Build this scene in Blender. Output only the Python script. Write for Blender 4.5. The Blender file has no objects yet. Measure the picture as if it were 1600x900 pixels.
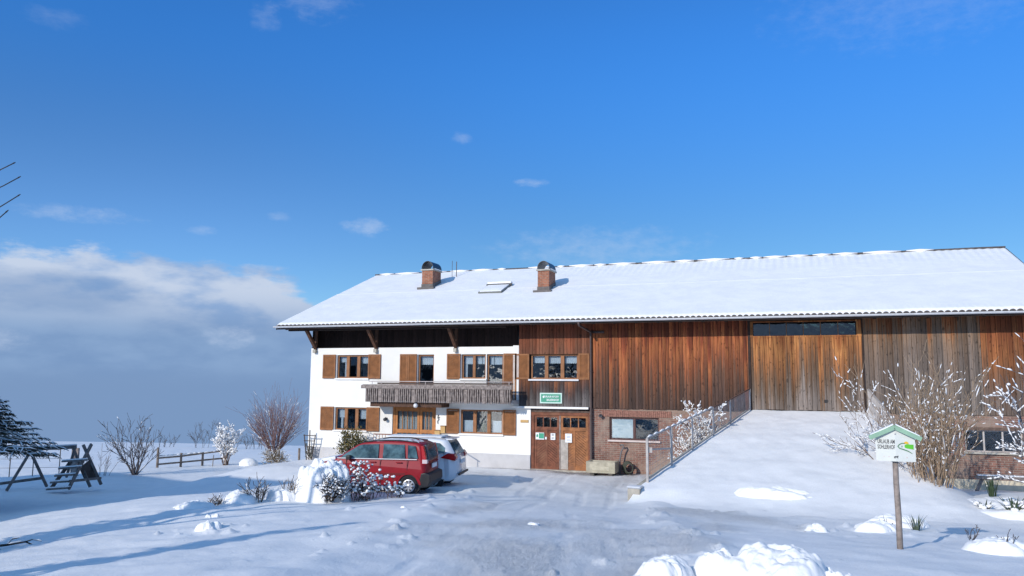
import bpy, bmesh, math, random
import numpy as np
from mathutils import Vector, Matrix, Euler

SC = bpy.context.scene
COL = SC.collection
R = math.radians
PI = math.pi

# ------------------------------------------------------------------ camera
YAW, PITCH, ROLL = R(20.0), R(6.8), R(0.4)
CAM = np.array([0.0, -32.0, 3.5])
_f = np.array([-math.sin(YAW)*math.cos(PITCH), math.cos(YAW)*math.cos(PITCH), math.sin(PITCH)])
_r = np.array([math.cos(YAW), math.sin(YAW), 0.0])
_u = np.cross(_r, _f)
_r2 = _r*math.cos(ROLL)+_u*math.sin(ROLL)
_u2 = _u*math.cos(ROLL)-_r*math.sin(ROLL)
cam = bpy.data.cameras.new('camera')
cam.sensor_width = 36.0
cam.lens = 1250/1600*36
cam.clip_start = 0.1
cam.clip_end = 3000
camo = bpy.data.objects.new('camera', cam)
COL.objects.link(camo)
camo.matrix_world = Matrix(((_r2[0], _u2[0], -_f[0], CAM[0]), (_r2[1], _u2[1], -_f[1], CAM[1]),
                            (_r2[2], _u2[2], -_f[2], CAM[2]), (0, 0, 0, 1)))
SC.camera = camo

# ------------------------------------------------------------------ sun, sky
SUN_EL, SUN_AZ = R(23.0), R(20.0)        # shadows run 20 degrees right of +Y
sd = Vector((-math.sin(SUN_AZ)*math.cos(SUN_EL), -math.cos(SUN_AZ)*math.cos(SUN_EL), math.sin(SUN_EL)))
sl = bpy.data.lights.new('sun', 'SUN')
sl.energy = 3.5
sl.angle = R(0.5)
sl.color = (1.0, 0.93, 0.83)
so = bpy.data.objects.new('sun', sl)
COL.objects.link(so)
so.rotation_euler = sd.to_track_quat('Z', 'Y').to_euler()
so.location = (-20, -60, 40)

SC.view_settings.view_transform = 'Standard'
SC.view_settings.look = 'None'
SC.view_settings.exposure = 0.0
SC.view_settings.gamma = 1.0
SC.view_settings.use_curve_mapping = False

W = bpy.data.worlds.new('World')
SC.world = W
W.use_nodes = True
SKY_STRENGTH = 0.12


class NT:
    """small node-tree helper"""
    def __init__(self, tree):
        self.t = tree
        self.n = tree.nodes
        self.l = tree.links

    def node(self, typ, **kw):
        nd = self.n.new(typ)
        for k, v in kw.items():
            setattr(nd, k, v)
        return nd

    def put(self, sock, v):
        if v is None:
            return
        if hasattr(v, 'is_output') or isinstance(v, bpy.types.NodeSocket):
            self.l.new(v, sock)
        else:
            sock.default_value = v

    def math(self, op, a, b=None, c=None, clamp=False):
        nd = self.node('ShaderNodeMath', operation=op)
        nd.use_clamp = clamp
        self.put(nd.inputs[0], a)
        self.put(nd.inputs[1], b)
        self.put(nd.inputs[2], c)
        return nd.outputs[0]

    def vmath(self, op, a, b=None):
        nd = self.node('ShaderNodeVectorMath', operation=op)
        self.put(nd.inputs[0], a)
        self.put(nd.inputs[1], b)
        return nd.outputs[0]

    def mix(self, f, a, b, blend='MIX'):
        nd = self.node('ShaderNodeMix', data_type='RGBA', blend_type=blend)
        self.put(nd.inputs[0], f)
        self.put(nd.inputs[6], a)
        self.put(nd.inputs[7], b)
        return nd.outputs[2]

    def ss(self, v, a, b, lo=0.0, hi=1.0):
        nd = self.node('ShaderNodeMapRange', interpolation_type='SMOOTHSTEP')
        self.put(nd.inputs[0], v)
        for i, x in enumerate((a, b, lo, hi)):
            self.put(nd.inputs[1+i], x)
        return nd.outputs[0]

    def noise(self, vec, scale, detail=3.0, rough=0.5, dim='3D'):
        nd = self.node('ShaderNodeTexNoise', noise_dimensions=dim)
        self.put(nd.inputs['Vector'], vec)
        nd.inputs['Scale'].default_value = scale
        nd.inputs['Detail'].default_value = detail
        nd.inputs['Roughness'].default_value = rough
        return nd.outputs['Fac']

    def comb(self, x, y, z):
        nd = self.node('ShaderNodeCombineXYZ')
        for i, v in enumerate((x, y, z)):
            self.put(nd.inputs[i], v)
        return nd.outputs[0]

    def sep(self, v):
        nd = self.node('ShaderNodeSeparateXYZ')
        self.put(nd.inputs[0], v)
        return nd.outputs

    def ramp(self, fac, stops):
        nd = self.node('ShaderNodeValToRGB')
        self.put(nd.inputs[0], fac)
        cr = nd.color_ramp
        while len(cr.elements) < len(stops):
            cr.elements.new(0.5)
        for e, (p, c) in zip(cr.elements, stops):
            e.position = p
            e.color = tuple(c)+(1.0,) if len(c) == 3 else c
        return nd.outputs[0]


def build_world():
    T = NT(W.node_tree)
    for n in list(T.n):
        T.n.remove(n)
    out = T.node('ShaderNodeOutputWorld')
    bg = T.node('ShaderNodeBackground')
    sky = T.node('ShaderNodeTexSky', sky_type='NISHITA')
    sky.sun_disc = False
    sky.sun_elevation = SUN_EL
    sky.sun_rotation = PI+SUN_AZ
    sky.altitude = 700
    sky.air_density = 1.0
    sky.dust_density = 0.5
    sky.ozone_density = 2.0
    hs = T.node('ShaderNodeHueSaturation')
    T.l.new(sky.outputs[0], hs.inputs['Color'])
    hs.inputs['Saturation'].default_value = SKY_SAT
    hs.inputs['Value'].default_value = SKY_VAL
    tc = T.node('ShaderNodeTexCoord')
    d = tc.outputs['Generated']
    X, Y, Z = T.sep(d)[:]
    el = T.math('MULTIPLY', T.math('ARCSINE', Z), 180/PI)
    az = T.math('MULTIPLY', T.math('ARCTAN2', X, Y), 180/PI)      # degrees, + to the right of +Y
    k = 1.0/SKY_STRENGTH

    def col(r, g, b):
        return (r*k, g*k, b*k, 1.0)
    # clear-air colour: deeper blue high up, paler and a little dimmer near the horizon
    tint = T.mix(T.ss(el, 7.0, 25.0), SKY_LOW, SKY_TINT)
    # added fill: unseen sky overhead brightened and warmed to lift the shadows
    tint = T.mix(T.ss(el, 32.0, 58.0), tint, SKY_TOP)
    # the sky is paler towards the snow shower at the left
    tint = T.mix(T.math('MULTIPLY', T.ss(az, -14.0, -48.0), T.ss(el, 24.0, 9.0)), tint, SKY_LEFT)
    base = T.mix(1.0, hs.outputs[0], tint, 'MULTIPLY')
    # ---- cloud bank low in the sky
    p = T.comb(T.math('MULTIPLY', az, 0.11), T.math('MULTIPLY', el, 0.30), 0.0)
    n1 = T.noise(p, 1.25, 7.0, 0.60)
    p2 = T.comb(T.math('MULTIPLY', az, 0.16), T.math('MULTIPLY', el, 0.42), 7.3)
    n2 = T.noise(p2, 1.0, 5.0, 0.55)
    top = T.math('ADD', T.ss(az, -38.0, -30.0, 8.2, 4.0), T.math('MULTIPLY', T.math('SUBTRACT', n1, 0.5), 7.5))
    mask = T.ss(T.math('SUBTRACT', top, el), -0.3, 0.9)
    # body colour: pale tops, grey-blue belly, blue-grey veil below
    belly = T.ss(el, 6.6, 2.6)
    lit = T.mix(T.ss(n2, 0.34, 0.56), col(0.29, 0.44, 0.71), col(0.56, 0.65, 0.81))
    low = T.mix(T.ss(n2, 0.38, 0.66), col(0.20, 0.325, 0.555), col(0.255, 0.39, 0.62))
    body = T.mix(belly, lit, low)
    # a darker cloud belly hanging at the left
    da = T.math('DIVIDE', T.math('SUBTRACT', az, -50.0), 6.5)
    de = T.math('DIVIDE', T.math('SUBTRACT', el, 5.4), 1.5)
    rr = T.math('ADD', T.math('ADD', T.math('MULTIPLY', da, da), T.math('MULTIPLY', de, de)), T.math('MULTIPLY', T.math('SUBTRACT', n1, 0.5), 2.4))
    body = T.mix(T.math('MULTIPLY', T.ss(rr, 1.3, 0.2), 0.5), body, col(0.145, 0.28, 0.53))
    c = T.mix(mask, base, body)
    # everything at and below eye level lies in the valley fog
    c = T.mix(T.ss(el, 1.5, -0.5), c, col(0.20, 0.318, 0.535))
    # ---- small separate clouds (azimuth, elevation, half sizes, strength)
    cn = T.noise(T.comb(T.math('MULTIPLY', az, 0.75), T.math('MULTIPLY', el, 1.5), 3.1), 1.0, 6.0, 0.68)
    for (a0, e0, sa, se, st) in CLOUDLETS:
        xa = T.math('DIVIDE', T.math('SUBTRACT', az, a0), sa)
        xe = T.math('DIVIDE', T.math('SUBTRACT', el, e0), se)
        q = T.math('ADD', T.math('MULTIPLY', xa, xa), T.math('MULTIPLY', xe, xe))
        q = T.math('ADD', q, T.math('MULTIPLY', T.math('SUBTRACT', cn, 0.5), 4.2))
        f = T.math('MULTIPLY', T.ss(q, 1.6, -1.4), st)
        c = T.mix(f, c, col(0.60, 0.70, 0.88))
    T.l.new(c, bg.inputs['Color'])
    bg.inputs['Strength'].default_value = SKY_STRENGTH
    T.l.new(bg.outputs[0], out.inputs['Surface'])


SKY_SAT, SKY_VAL = 1.15, 1.0
SKY_LEFT = (0.66, 0.92, 1.28, 1)
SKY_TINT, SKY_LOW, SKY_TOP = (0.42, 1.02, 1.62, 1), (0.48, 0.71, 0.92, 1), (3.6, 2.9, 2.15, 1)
CLOUDLETS = [(-30.6, 10.9, 1.4, 0.6, 0.55), (-18.6, 14.3, 1.3, 0.28, 0.5), (-23.8, 17.4, 0.8, 0.4, 0.3),
             (-34.8, 26.0, 2.6, 1.4, 0.22), (-38.0, 24.3, 1.0, 0.9, 0.18), (-14.0, 9.6, 7.0, 1.5, 0.30),
             (8.5, 24.5, 9.0, 3.0, 0.14), (-49.0, 10.4, 3.2, 0.5, 0.35), (-41.5, 10.0, 0.9, 0.3, 0.3),
             (-36.5, 11.3, 0.8, 0.3, 0.25), (-39.5, 3.0, 1.5, 0.7, 0.5), (-53.0, 2.4, 2.0, 0.7, 0.4), (-51.0, 22.0, 1.6, 0.6, 0.12)]
build_world()

# ------------------------------------------------------------------ generic helpers
def tag(o, label, cat, group=None, kind=None):
    if label:
        o['label'] = label
    if cat:
        o['category'] = cat
    if group:
        o['group'] = group
    if kind:
        o['kind'] = kind
    return o


def thing(name, loc, label, cat, rz=0.0, group=None):
    o = bpy.data.objects.new(name, None)
    o.empty_display_size = 0.3
    COL.objects.link(o)
    o.location = loc
    o.rotation_euler = (0, 0, rz)
    return tag(o, label, cat, group)


def org(o):
    """world origin of a thing (parts sit at their thing's origin)"""
    while o.parent:
        o = o.parent
    return Vector(o.location)


class MB:
    """collects shapes into ONE mesh; coordinates are world unless local=True at build"""
    def __init__(self):
        self.v, self.f, self.mi, self.cur = [], [], [], 0

    def add(self, vs, fs):
        b = len(self.v)
        self.v.extend([tuple(map(float, p)) for p in vs])
        for f in fs:
            self.f.append(tuple(b+i for i in f))
            self.mi.append(self.cur)
        return self

    def box(self, x0, x1, y0, y1, z0, z1):
        v = [(x, y, z) for x in (x0, x1) for y in (y0, y1) for z in (z0, z1)]
        return self.add(v, [(0, 1, 3, 2), (4, 6, 7, 5), (0, 4, 5, 1), (2, 3, 7, 6), (0, 2, 6, 4), (1, 5, 7, 3)])

    def bar(self, a, b, w, h, up=(0, 0, 1)):
        """rectangular bar from a to b; w sideways, h along up"""
        a, b = Vector(a), Vector(b)
        d = (b-a).normalized()
        upv = Vector(up)
        if abs(d.dot(upv)) > 0.98:
            upv = Vector((0, 1, 0))
        s = d.cross(upv).normalized()
        n = s.cross(d).normalized()
        v = []
        for p in (a, b):
            for i, j in ((-1, -1), (1, -1), (1, 1), (-1, 1)):
                v.append(p+s*(i*w/2)+n*(j*h/2))
        return self.add(v, [(0, 1, 2, 3), (7, 6, 5, 4), (0, 4, 5, 1), (1, 5, 6, 2), (2, 6, 7, 3), (3, 7, 4, 0)])

    def tube(self, pts, rad, n=6, cap=True):
        pts = [np.array(p, float) for p in pts]
        m = len(pts)
        if not hasattr(rad, '__len__'):
            rad = [rad]*m
        vs, prev = [], None
        for i in range(m):
            d = pts[min(i+1, m-1)]-pts[max(i-1, 0)]
            L = np.linalg.norm(d)
            d = d/L if L > 1e-9 else np.array([0, 0, 1.0])
            if prev is None:
                a = np.array([0, 0, 1.0]) if abs(d[2]) < 0.9 else np.array([1.0, 0, 0])
            else:
                a = prev
            s = a-d*np.dot(a, d)
            ls = np.linalg.norm(s)
            if ls < 1e-6:
                a = np.array([0.3, 1.0, 0.2])
                s = a-d*np.dot(a, d)
                ls = np.linalg.norm(s)
            s /= ls
            prev = s
            t = np.cross(d, s)
            for k in range(n):
                an = 2*PI*k/n
                vs.append(pts[i]+(s*math.cos(an)+t*math.sin(an))*rad[i])
        fs = []
        for i in range(m-1):
            for k in range(n):
                fs.append((i*n+k, i*n+(k+1) % n, (i+1)*n+(k+1) % n, (i+1)*n+k))
        if cap:
            fs.append(tuple(range(n-1, -1, -1)))
            fs.append(tuple((m-1)*n+k for k in range(n)))
        return self.add(vs, fs)

    def extrude(self, poly, axis, a, b):
        """2-D polygon pushed from a to b along axis ('y': poly is x,z ; 'x': y,z ; 'z': x,y)"""
        def P(p, t):
            return {'y': (p[0], t, p[1]), 'x': (t, p[0], p[1]), 'z': (p[0], p[1], t)}[axis]
        n = len(poly)
        v = [P(p, a) for p in poly]+[P(p, b) for p in poly]
        fs = [tuple(range(n)), tuple(range(2*n-1, n-1, -1))]
        for i in range(n):
            j = (i+1) % n
            fs.append((i, i+n, j+n, j))
        return self.add(v, fs)

    def lathe(self, prof, c, n=20, axis='z'):
        vs, fs = [], []
        for (r, h) in prof:
            for k in range(n):
                a = 2*PI*k/n
                p = (r*math.cos(a), r*math.sin(a), h)
                if axis == 'y':
                    p = (p[0], p[2], p[1])
                elif axis == 'x':
                    p = (p[2], p[0], p[1])
                vs.append((c[0]+p[0], c[1]+p[1], c[2]+p[2]))
        for i in range(len(prof)-1):
            for k in range(n):
                fs.append((i*n+k, i*n+(k+1) % n, (i+1)*n+(k+1) % n, (i+1)*n+k))
        fs.append(tuple(range(n-1, -1, -1)))
        fs.append(tuple((len(prof)-1)*n+k for k in range(n)))
        return self.add(vs, fs)

    def blob(self, c, r, rng, sub=1, squash=(1, 1, 1), jit=0.15):
        vs, fs = ICO[sub]
        c = np.array(c, float)
        v = vs*(1+(rng.random((len(vs), 1))-0.5)*2*jit)*r*np.array(squash)+c
        return self.add(v, fs)

    def build(self, name, mat, parent=None, smooth=False, bevel=0.0, local=False, fix=True):
        me = bpy.data.meshes.new(name)
        v = np.array(self.v, dtype=float).reshape(-1, 3)
        if parent is not None and not local:
            v = v-np.array(org(parent))
        me.from_pydata(v.tolist(), [], self.f)
        mats = mat if isinstance(mat, (list, tuple)) else [mat]
        for m in mats:
            me.materials.append(m)
        if len(mats) > 1:
            me.polygons.foreach_set('material_index', self.mi)
        if fix or bevel:
            bm = bmesh.new()
            bm.from_mesh(me)
            if fix:
                bmesh.ops.recalc_face_normals(bm, faces=bm.faces)
            if bevel:
                es = [e for e in bm.edges if len(e.link_faces) == 2 and e.calc_face_angle(0) > 0.5]
                bmesh.ops.bevel(bm, geom=es, offset=bevel, segments=2, profile=0.6, affect='EDGES')
            bm.to_mesh(me)
            bm.free()
        if smooth:
            me.polygons.foreach_set('use_smooth', [True]*len(me.polygons))
        me.update()
        o = bpy.data.objects.new(name, me)
        COL.objects.link(o)
        if parent is not None:
            o.parent = parent
            if name in ('snow_load', 'snow_caps', 'seed_heads'):
                o['kind'] = 'stuff'
        return o


def _ico(sub):
    bm = bmesh.new()
    bmesh.ops.create_icosphere(bm, subdivisions=sub, radius=1.0)
    bm.verts.ensure_lookup_table()
    v = np.array([p.co[:] for p in bm.verts])
    f = [tuple(q.index for q in fc.verts) for fc in bm.faces]
    bm.free()
    return v, f


ICO = {1: _ico(1), 2: _ico(2), 3: _ico(3), 4: _ico(4), 5: _ico(5)}


# value noise in numpy (for the ground and the heaps)
def vnoise(x, y, seed=0):
    x = np.asarray(x, float)
    y = np.asarray(y, float)
    xi, yi = np.floor(x).astype(np.int64), np.floor(y).astype(np.int64)
    fx, fy = x-xi, y-yi
    fx, fy = fx*fx*fx*(fx*(fx*6-15)+10), fy*fy*fy*(fy*(fy*6-15)+10)

    def h(a, b):
        n = (a*374761393+b*668265263+seed*974634777) & 0xffffffff
        n = ((n ^ (n >> 13))*1274126177) & 0xffffffff
        n = (n ^ (n >> 16)) & 0xffffffff
        return n/4294967295.0
    a, b, c, d = h(xi, yi), h(xi+1, yi), h(xi, yi+1), h(xi+1, yi+1)
    return (a*(1-fx)+b*fx)*(1-fy)+(c*(1-fx)+d*fx)*fy


def fbm(x, y, oct=4, seed=0, gain=0.5):
    s, a, t = 0.0, 1.0, 0.0
    for i in range(oct):
        s = s+a*vnoise(np.asarray(x)*2**i, np.asarray(y)*2**i, seed+i*17)
        t += a
        a *= gain
    return s/t


def sstep(a, b, x):
    t = np.clip((np.asarray(x, float)-a)/(b-a), 0, 1)
    return t*t*(3-2*t)


# ------------------------------------------------------------------ materials
MATS = {}


def newmat(name):
    m = bpy.data.materials.new(name)
    m.use_nodes = True
    T = NT(m.node_tree)
    bs = T.n['Principled BSDF']
    return m, T, bs


def mat(name, col, rough=0.7, var=0.15, scale=3.0, bump=0.0, bscale=None, metal=0.0, spec=0.4, coat=0.0, var2=None):
    """plain procedural material: two-scale colour variation and an optional bump"""
    if name in MATS:
        return MATS[name]
    m, T, bs = newmat(name)
    tc = T.node('ShaderNodeTexCoord').outputs['Object']
    n1 = T.noise(tc, scale, 5.0, 0.6)
    dark = tuple(c*(1-var) for c in col)+(1,)
    lite = tuple(min(1, c*(1+var)) for c in col)+(1,)
    c = T.mix(T.ss(n1, 0.3, 0.7), dark, lite)
    if var2:
        c = T.mix(T.ss(T.noise(tc, scale*0.23, 4.0, 0.6), 0.5, 0.72), c, tuple(var2)+(1,))
    T.l.new(c, bs.inputs['Base Color'])
    bs.inputs['Roughness'].default_value = rough
    bs.inputs['Metallic'].default_value = metal
    bs.inputs['Specular IOR Level'].default_value = spec
    if coat:
        bs.inputs['Coat Weight'].default_value = coat
        bs.inputs['Coat Roughness'].default_value = 0.06
    if bump:
        b = T.node('ShaderNodeBump')
        b.inputs['Strength'].default_value = 1.0
        b.inputs['Distance'].default_value = bump
        T.l.new(T.noise(tc, bscale or scale*4, 5.0, 0.6), b.inputs['Height'])
        T.l.new(b.outputs[0], bs.inputs['Normal'])
    MATS[name] = m
    return m


def wood(name, stops, w=0.16, x0=0.0, zb=2.5, zt=6.1, jit=0.5, streak=0.7, rough=0.75, tone=0.35):
    """weathered vertical boards: every board its own tone, grey rising from the bottom"""
    if name in MATS:
        return MATS[name]
    m, T, bs = newmat(name)
    tc = T.node('ShaderNodeTexCoord').outputs['Object']
    X, Y, Z = T.sep(tc)[:]
    bi = T.math('FLOOR', T.math('DIVIDE', T.math('SUBTRACT', X, x0), w))

    def wn(k):
        nd = T.node('ShaderNodeTexWhiteNoise', noise_dimensions='1D')
        T.l.new(T.math('ADD', T.math('MULTIPLY', bi, 1.37), k), nd.inputs['W'])
        return nd.outputs['Value']
    r1, r2 = wn(3.3), wn(91.7)
    st = T.noise(T.comb(T.math('MULTIPLY', X, 16.0), T.math('MULTIPLY', Z, 0.40), T.math('MULTIPLY', bi, 3.1)), 1.0, 4.0, 0.6)
    gr = T.noise(T.comb(T.math('MULTIPLY', X, 55.0), T.math('MULTIPLY', Z, 2.2), bi), 1.0, 4.0, 0.65)
    kn = T.noise(T.comb(T.math('MULTIPLY', X, 9.0), T.math('MULTIPLY', Z, 5.0), bi), 1.0, 2.0, 0.5)
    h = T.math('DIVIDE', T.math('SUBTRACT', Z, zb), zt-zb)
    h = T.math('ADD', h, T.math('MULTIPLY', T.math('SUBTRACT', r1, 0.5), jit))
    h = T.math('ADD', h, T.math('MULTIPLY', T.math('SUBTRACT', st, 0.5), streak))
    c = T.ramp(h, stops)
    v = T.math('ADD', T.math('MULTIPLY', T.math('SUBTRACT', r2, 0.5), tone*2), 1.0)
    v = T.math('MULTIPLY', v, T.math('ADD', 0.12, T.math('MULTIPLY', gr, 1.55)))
    v = T.math('MULTIPLY', v, T.ss(kn, 0.72, 0.60, 0.45, 1.0))
    cc = T.node('ShaderNodeVectorMath', operation='SCALE')
    T.l.new(c, cc.inputs[0])
    T.l.new(v, cc.inputs['Scale'])
    T.l.new(cc.outputs[0], bs.inputs['Base Color'])
    bs.inputs['Roughness'].default_value = rough
    bs.inputs['Specular IOR Level'].default_value = 0.25
    b = T.node('ShaderNodeBump')
    b.inputs['Strength'].default_value = 0.8
    b.inputs['Distance'].default_value = 0.006
    T.l.new(gr, b.inputs['Height'])
    T.l.new(b.outputs[0], bs.inputs['Normal'])
    MATS[name] = m
    return m


def snow_mat(name='snow', packed=False):
    m, T, bs = newmat(name)
    tc = T.node('ShaderNodeTexCoord').outputs['Object']
    n1 = T.noise(tc, 1.3, 5.0, 0.6)
    n2 = T.noise(tc, 16.0, 5.0, 0.65)
    n3 = T.noise(tc, 90.0, 3.0, 0.7)
    c = T.mix(T.ss(n1, 0.35, 0.65), (0.835, 0.835, 0.835, 1), (0.885, 0.88, 0.875, 1))
    hgt = T.math('ADD', T.math('MULTIPLY', n2, 0.7), T.math('MULTIPLY', n3, 0.25))
    dist = 0.014
    if packed:
        at = T.node('ShaderNodeAttribute', attribute_name='packed')
        pk = at.outputs['Fac']
        X, Y, Z = T.sep(tc)[:]
        # tyre-scraped grit: runs along the drive
        gr = T.noise(T.comb(T.math('MULTIPLY', X, 9.0), T.math('MULTIPLY', Y, 3.2), 0.0), 1.0, 6.0, 0.75)
        g2 = T.noise(tc, 38.0, 4.0, 0.75)
        grit = T.math('ADD', T.math('MULTIPLY', gr, 0.55), T.math('MULTIPLY', g2, 0.45))
        dirty = T.mix(T.ss(grit, 0.40, 0.70), (0.88, 0.875, 0.87, 1), (0.42, 0.415, 0.41, 1))
        c = T.mix(T.math('MULTIPLY', pk, 0.34), c, dirty)
        bare = T.node('ShaderNodeAttribute', attribute_name='bare').outputs['Fac']
        c = T.mix(T.math('MULTIPLY', bare, T.ss(g2, 0.30, 0.62)), c, (0.13, 0.115, 0.10, 1))
        rg = T.noise(tc, 7.0, 6.0, 0.7)
        crust = T.noise(T.comb(T.math('MULTIPLY', X, 1.0), T.math('MULTIPLY', Y, 0.55), 0.0), 26.0, 6.0, 0.8)
        hgt = T.math('ADD', hgt, T.math('MULTIPLY', T.math('MULTIPLY', pk, T.math('ADD', T.math('MULTIPLY', crust, 3.4), T.math('ADD', T.math('MULTIPLY', grit, 1.6), rg))), 1.5))
        crumbs = T.ss(T.noise(tc, 11.0, 3.0, 0.6), 0.62, 0.78)
        hgt = T.math('ADD', hgt, T.math('MULTIPLY', crumbs, 0.9))
    T.l.new(c, bs.inputs['Base Color'])
    bs.inputs['Roughness'].default_value = 0.55
    bs.inputs['Specular IOR Level'].default_value = 0.3
    b = T.node('ShaderNodeBump')
    b.inputs['Strength'].default_value = 0.9
    b.inputs['Distance'].default_value = dist
    T.l.new(hgt, b.inputs['Height'])
    T.l.new(b.outputs[0], bs.inputs['Normal'])
    MATS[name] = m
    return m


def brick_mat(name, c1, c2, mortar, bw=0.25, bh=0.075, axes='xz', worn=None):
    m, T, bs = newmat(name)
    tc = T.node('ShaderNodeTexCoord').outputs['Object']
    X, Y, Z = T.sep(tc)[:]
    if axes == 'xz':
        u = T.math('ADD', X, Y)
    v = T.comb(u, Z, 0.0)
    br = T.node('ShaderNodeTexBrick')
    T.l.new(v, br.inputs['Vector'])
    br.inputs['Color1'].default_value = tuple(c1)+(1,)
    br.inputs['Color2'].default_value = tuple(c2)+(1,)
    br.inputs['Mortar'].default_value = tuple(mortar)+(1,)
    br.inputs['Scale'].default_value = 1.0
    br.inputs['Mortar Size'].default_value = 0.008
    br.inputs['Mortar Smooth'].default_value = 0.2
    br.inputs['Bias'].default_value = 0.0
    br.inputs['Brick Width'].default_value = bw
    br.inputs['Row Height'].default_value = bh
    n = T.noise(tc, 5.0, 5.0, 0.65)
    n2 = T.noise(tc, 1.1, 4.0, 0.6)
    c = T.mix(T.ss(n, 0.3, 0.7), br.outputs['Color'], T.mix(1.0, br.outputs['Color'], (0.62, 0.60, 0.60, 1), 'MULTIPLY'))
    if worn:
        c = T.mix(T.math('MULTIPLY', T.ss(n2, 0.42, 0.68), 0.75), c, tuple(worn)+(1,))
    T.l.new(c, bs.inputs['Base Color'])
    bs.inputs['Roughness'].default_value = 0.85
    b = T.node('ShaderNodeBump')
    b.inputs['Strength'].default_value = 0.8
    b.inputs['Distance'].default_value = 0.008
    T.l.new(T.math('SUBTRACT', T.math('MULTIPLY', n, 0.4), br.outputs['Fac']), b.inputs['Height'])
    T.l.new(b.outputs[0], bs.inputs['Normal'])
    MATS[name] = m
    return m


def glass_mat(name, tint=(0.75, 0.82, 0.85), rough=0.02, refl=0.12):
    m, T, bs = newmat(name)
    T.n.remove(bs)
    tr = T.node('ShaderNodeBsdfTransparent')
    tr.inputs[0].default_value = tuple(tint)+(1,)
    gl = T.node('ShaderNodeBsdfGlossy')
    gl.inputs['Roughness'].default_value = rough
    gl.inputs[0].default_value = (1, 1, 1, 1)
    fr = T.node('ShaderNodeFresnel')
    fr.inputs[0].default_value = 1.5
    # old panes are not quite flat
    tc = T.node('ShaderNodeTexCoord').outputs['Object']
    b = T.node('ShaderNodeBump')
    b.inputs['Distance'].default_value = 0.004
    T.l.new(T.noise(tc, 2.5, 2.0, 0.5), b.inputs['Height'])
    T.l.new(b.outputs[0], gl.inputs['Normal'])
    mx = T.node('ShaderNodeMixShader')
    T.l.new(T.math('ADD', fr.outputs[0], refl), mx.inputs[0])
    T.l.new(tr.outputs[0], mx.inputs[1])
    T.l.new(gl.outputs[0], mx.inputs[2])
    T.l.new(mx.outputs[0], T.n['Material Output'].inputs['Surface'])
    MATS[name] = m
    return m


SNOW = snow_mat('snow')
SNOWP = snow_mat('ground_snow', True)
GLASS = glass_mat('window_glass', (0.8, 0.85, 0.88), 0.02, 0.02)
CARGLASS = glass_mat('car_glass', (0.42, 0.52, 0.52), 0.03, 0.16)
PLASTER = mat('white_plaster', (0.83, 0.815, 0.775), 0.9, 0.04, 1.1, 0.006, 40, var2=(0.76, 0.74, 0.69))
PLINTH = mat('grey_plinth', (0.52, 0.51, 0.51), 0.9, 0.06, 2.0, 0.003, 40)
CREAM = mat('cream_plinth', (0.62, 0.55, 0.42), 0.9, 0.12, 2.0, 0.004, 30)
DARKWOOD = mat('dark_stained_wood', (0.030, 0.017, 0.013), 0.8, 0.35, 4.0, 0.004, 30)
BROWN = mat('brown_stained_wood', (0.26, 0.105, 0.036), 0.65, 0.2, 5.0, 0.002, 40)
FRAME = mat('window_frame_wood', (0.27, 0.115, 0.045), 0.6, 0.2, 5.0, 0.002, 40)
DOORWOOD = mat('honey_door_wood', (0.42, 0.165, 0.045), 0.5, 0.2, 5.0, 0.002, 40)
GREYWOOD = mat('weathered_grey_wood', (0.24, 0.20, 0.18), 0.85, 0.35, 9.0, 0.004, 40)
POSTWOOD = mat('post_wood', (0.27, 0.22, 0.19), 0.85, 0.3, 8.0, 0.004, 40)
PLAYWOOD = mat('play_wood', (0.16, 0.14, 0.13), 0.85, 0.3, 6.0, 0.004, 40)
FENCEWOOD = mat('fence_wood', (0.20, 0.16, 0.13), 0.85, 0.35, 6.0, 0.004, 40)
TILE = mat('roof_tiles', (0.10, 0.085, 0.08), 0.8, 0.3, 6.0)
ZINC = mat('zinc', (0.62, 0.62, 0.63), 0.45, 0.08, 3.0, metal=0.0, spec=0.6)
PIPE = mat('brown_pipe', (0.075, 0.05, 0.045), 0.5, 0.15, 4.0)
GALV = mat('galvanised_steel', (0.46, 0.44, 0.44), 0.5, 0.12, 6.0, metal=0.2)
BLACK = mat('black_plastic', (0.016, 0.016, 0.018), 0.5, 0.1, 4.0)
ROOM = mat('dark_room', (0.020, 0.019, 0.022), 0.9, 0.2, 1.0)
LACE = mat('lace', (0.75, 0.75, 0.78), 0.9, 0.08, 25.0)
CONC = mat('concrete', (0.42, 0.39, 0.33), 0.9, 0.2, 5.0, 0.005, 30, var2=(0.30, 0.27, 0.22))
TAN = mat('tan_box', (0.55, 0.34, 0.13), 0.6, 0.1, 6.0)
WHITEP = mat('white_paper', (0.82, 0.82, 0.82), 0.7, 0.03, 6.0)
GREENP = mat('green_print', (0.05, 0.33, 0.20), 0.6, 0.06, 6.0)
BRICK = brick_mat('barn_brick', (0.31, 0.135, 0.095), (0.20, 0.10, 0.078), (0.40, 0.34, 0.28), worn=(0.33, 0.25, 0.195))
CHIMBRICK = brick_mat('chimney_brick', (0.42, 0.15, 0.075), (0.33, 0.12, 0.065), (0.40, 0.30, 0.23), 0.22, 0.075)
W_BARN = wood('barn_boards_red', [(0.0, (0.075, 0.045, 0.035)), (0.25, (0.13, 0.062, 0.036)), (0.5, (0.25, 0.078, 0.033)), (0.68, (0.36, 0.122, 0.042)), (0.8, (0.24, 0.060, 0.025)), (1.0, (0.14, 0.037, 0.018))], 0.135, -8.12, 2.5, 6.1, 0.35, 1.25)
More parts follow.
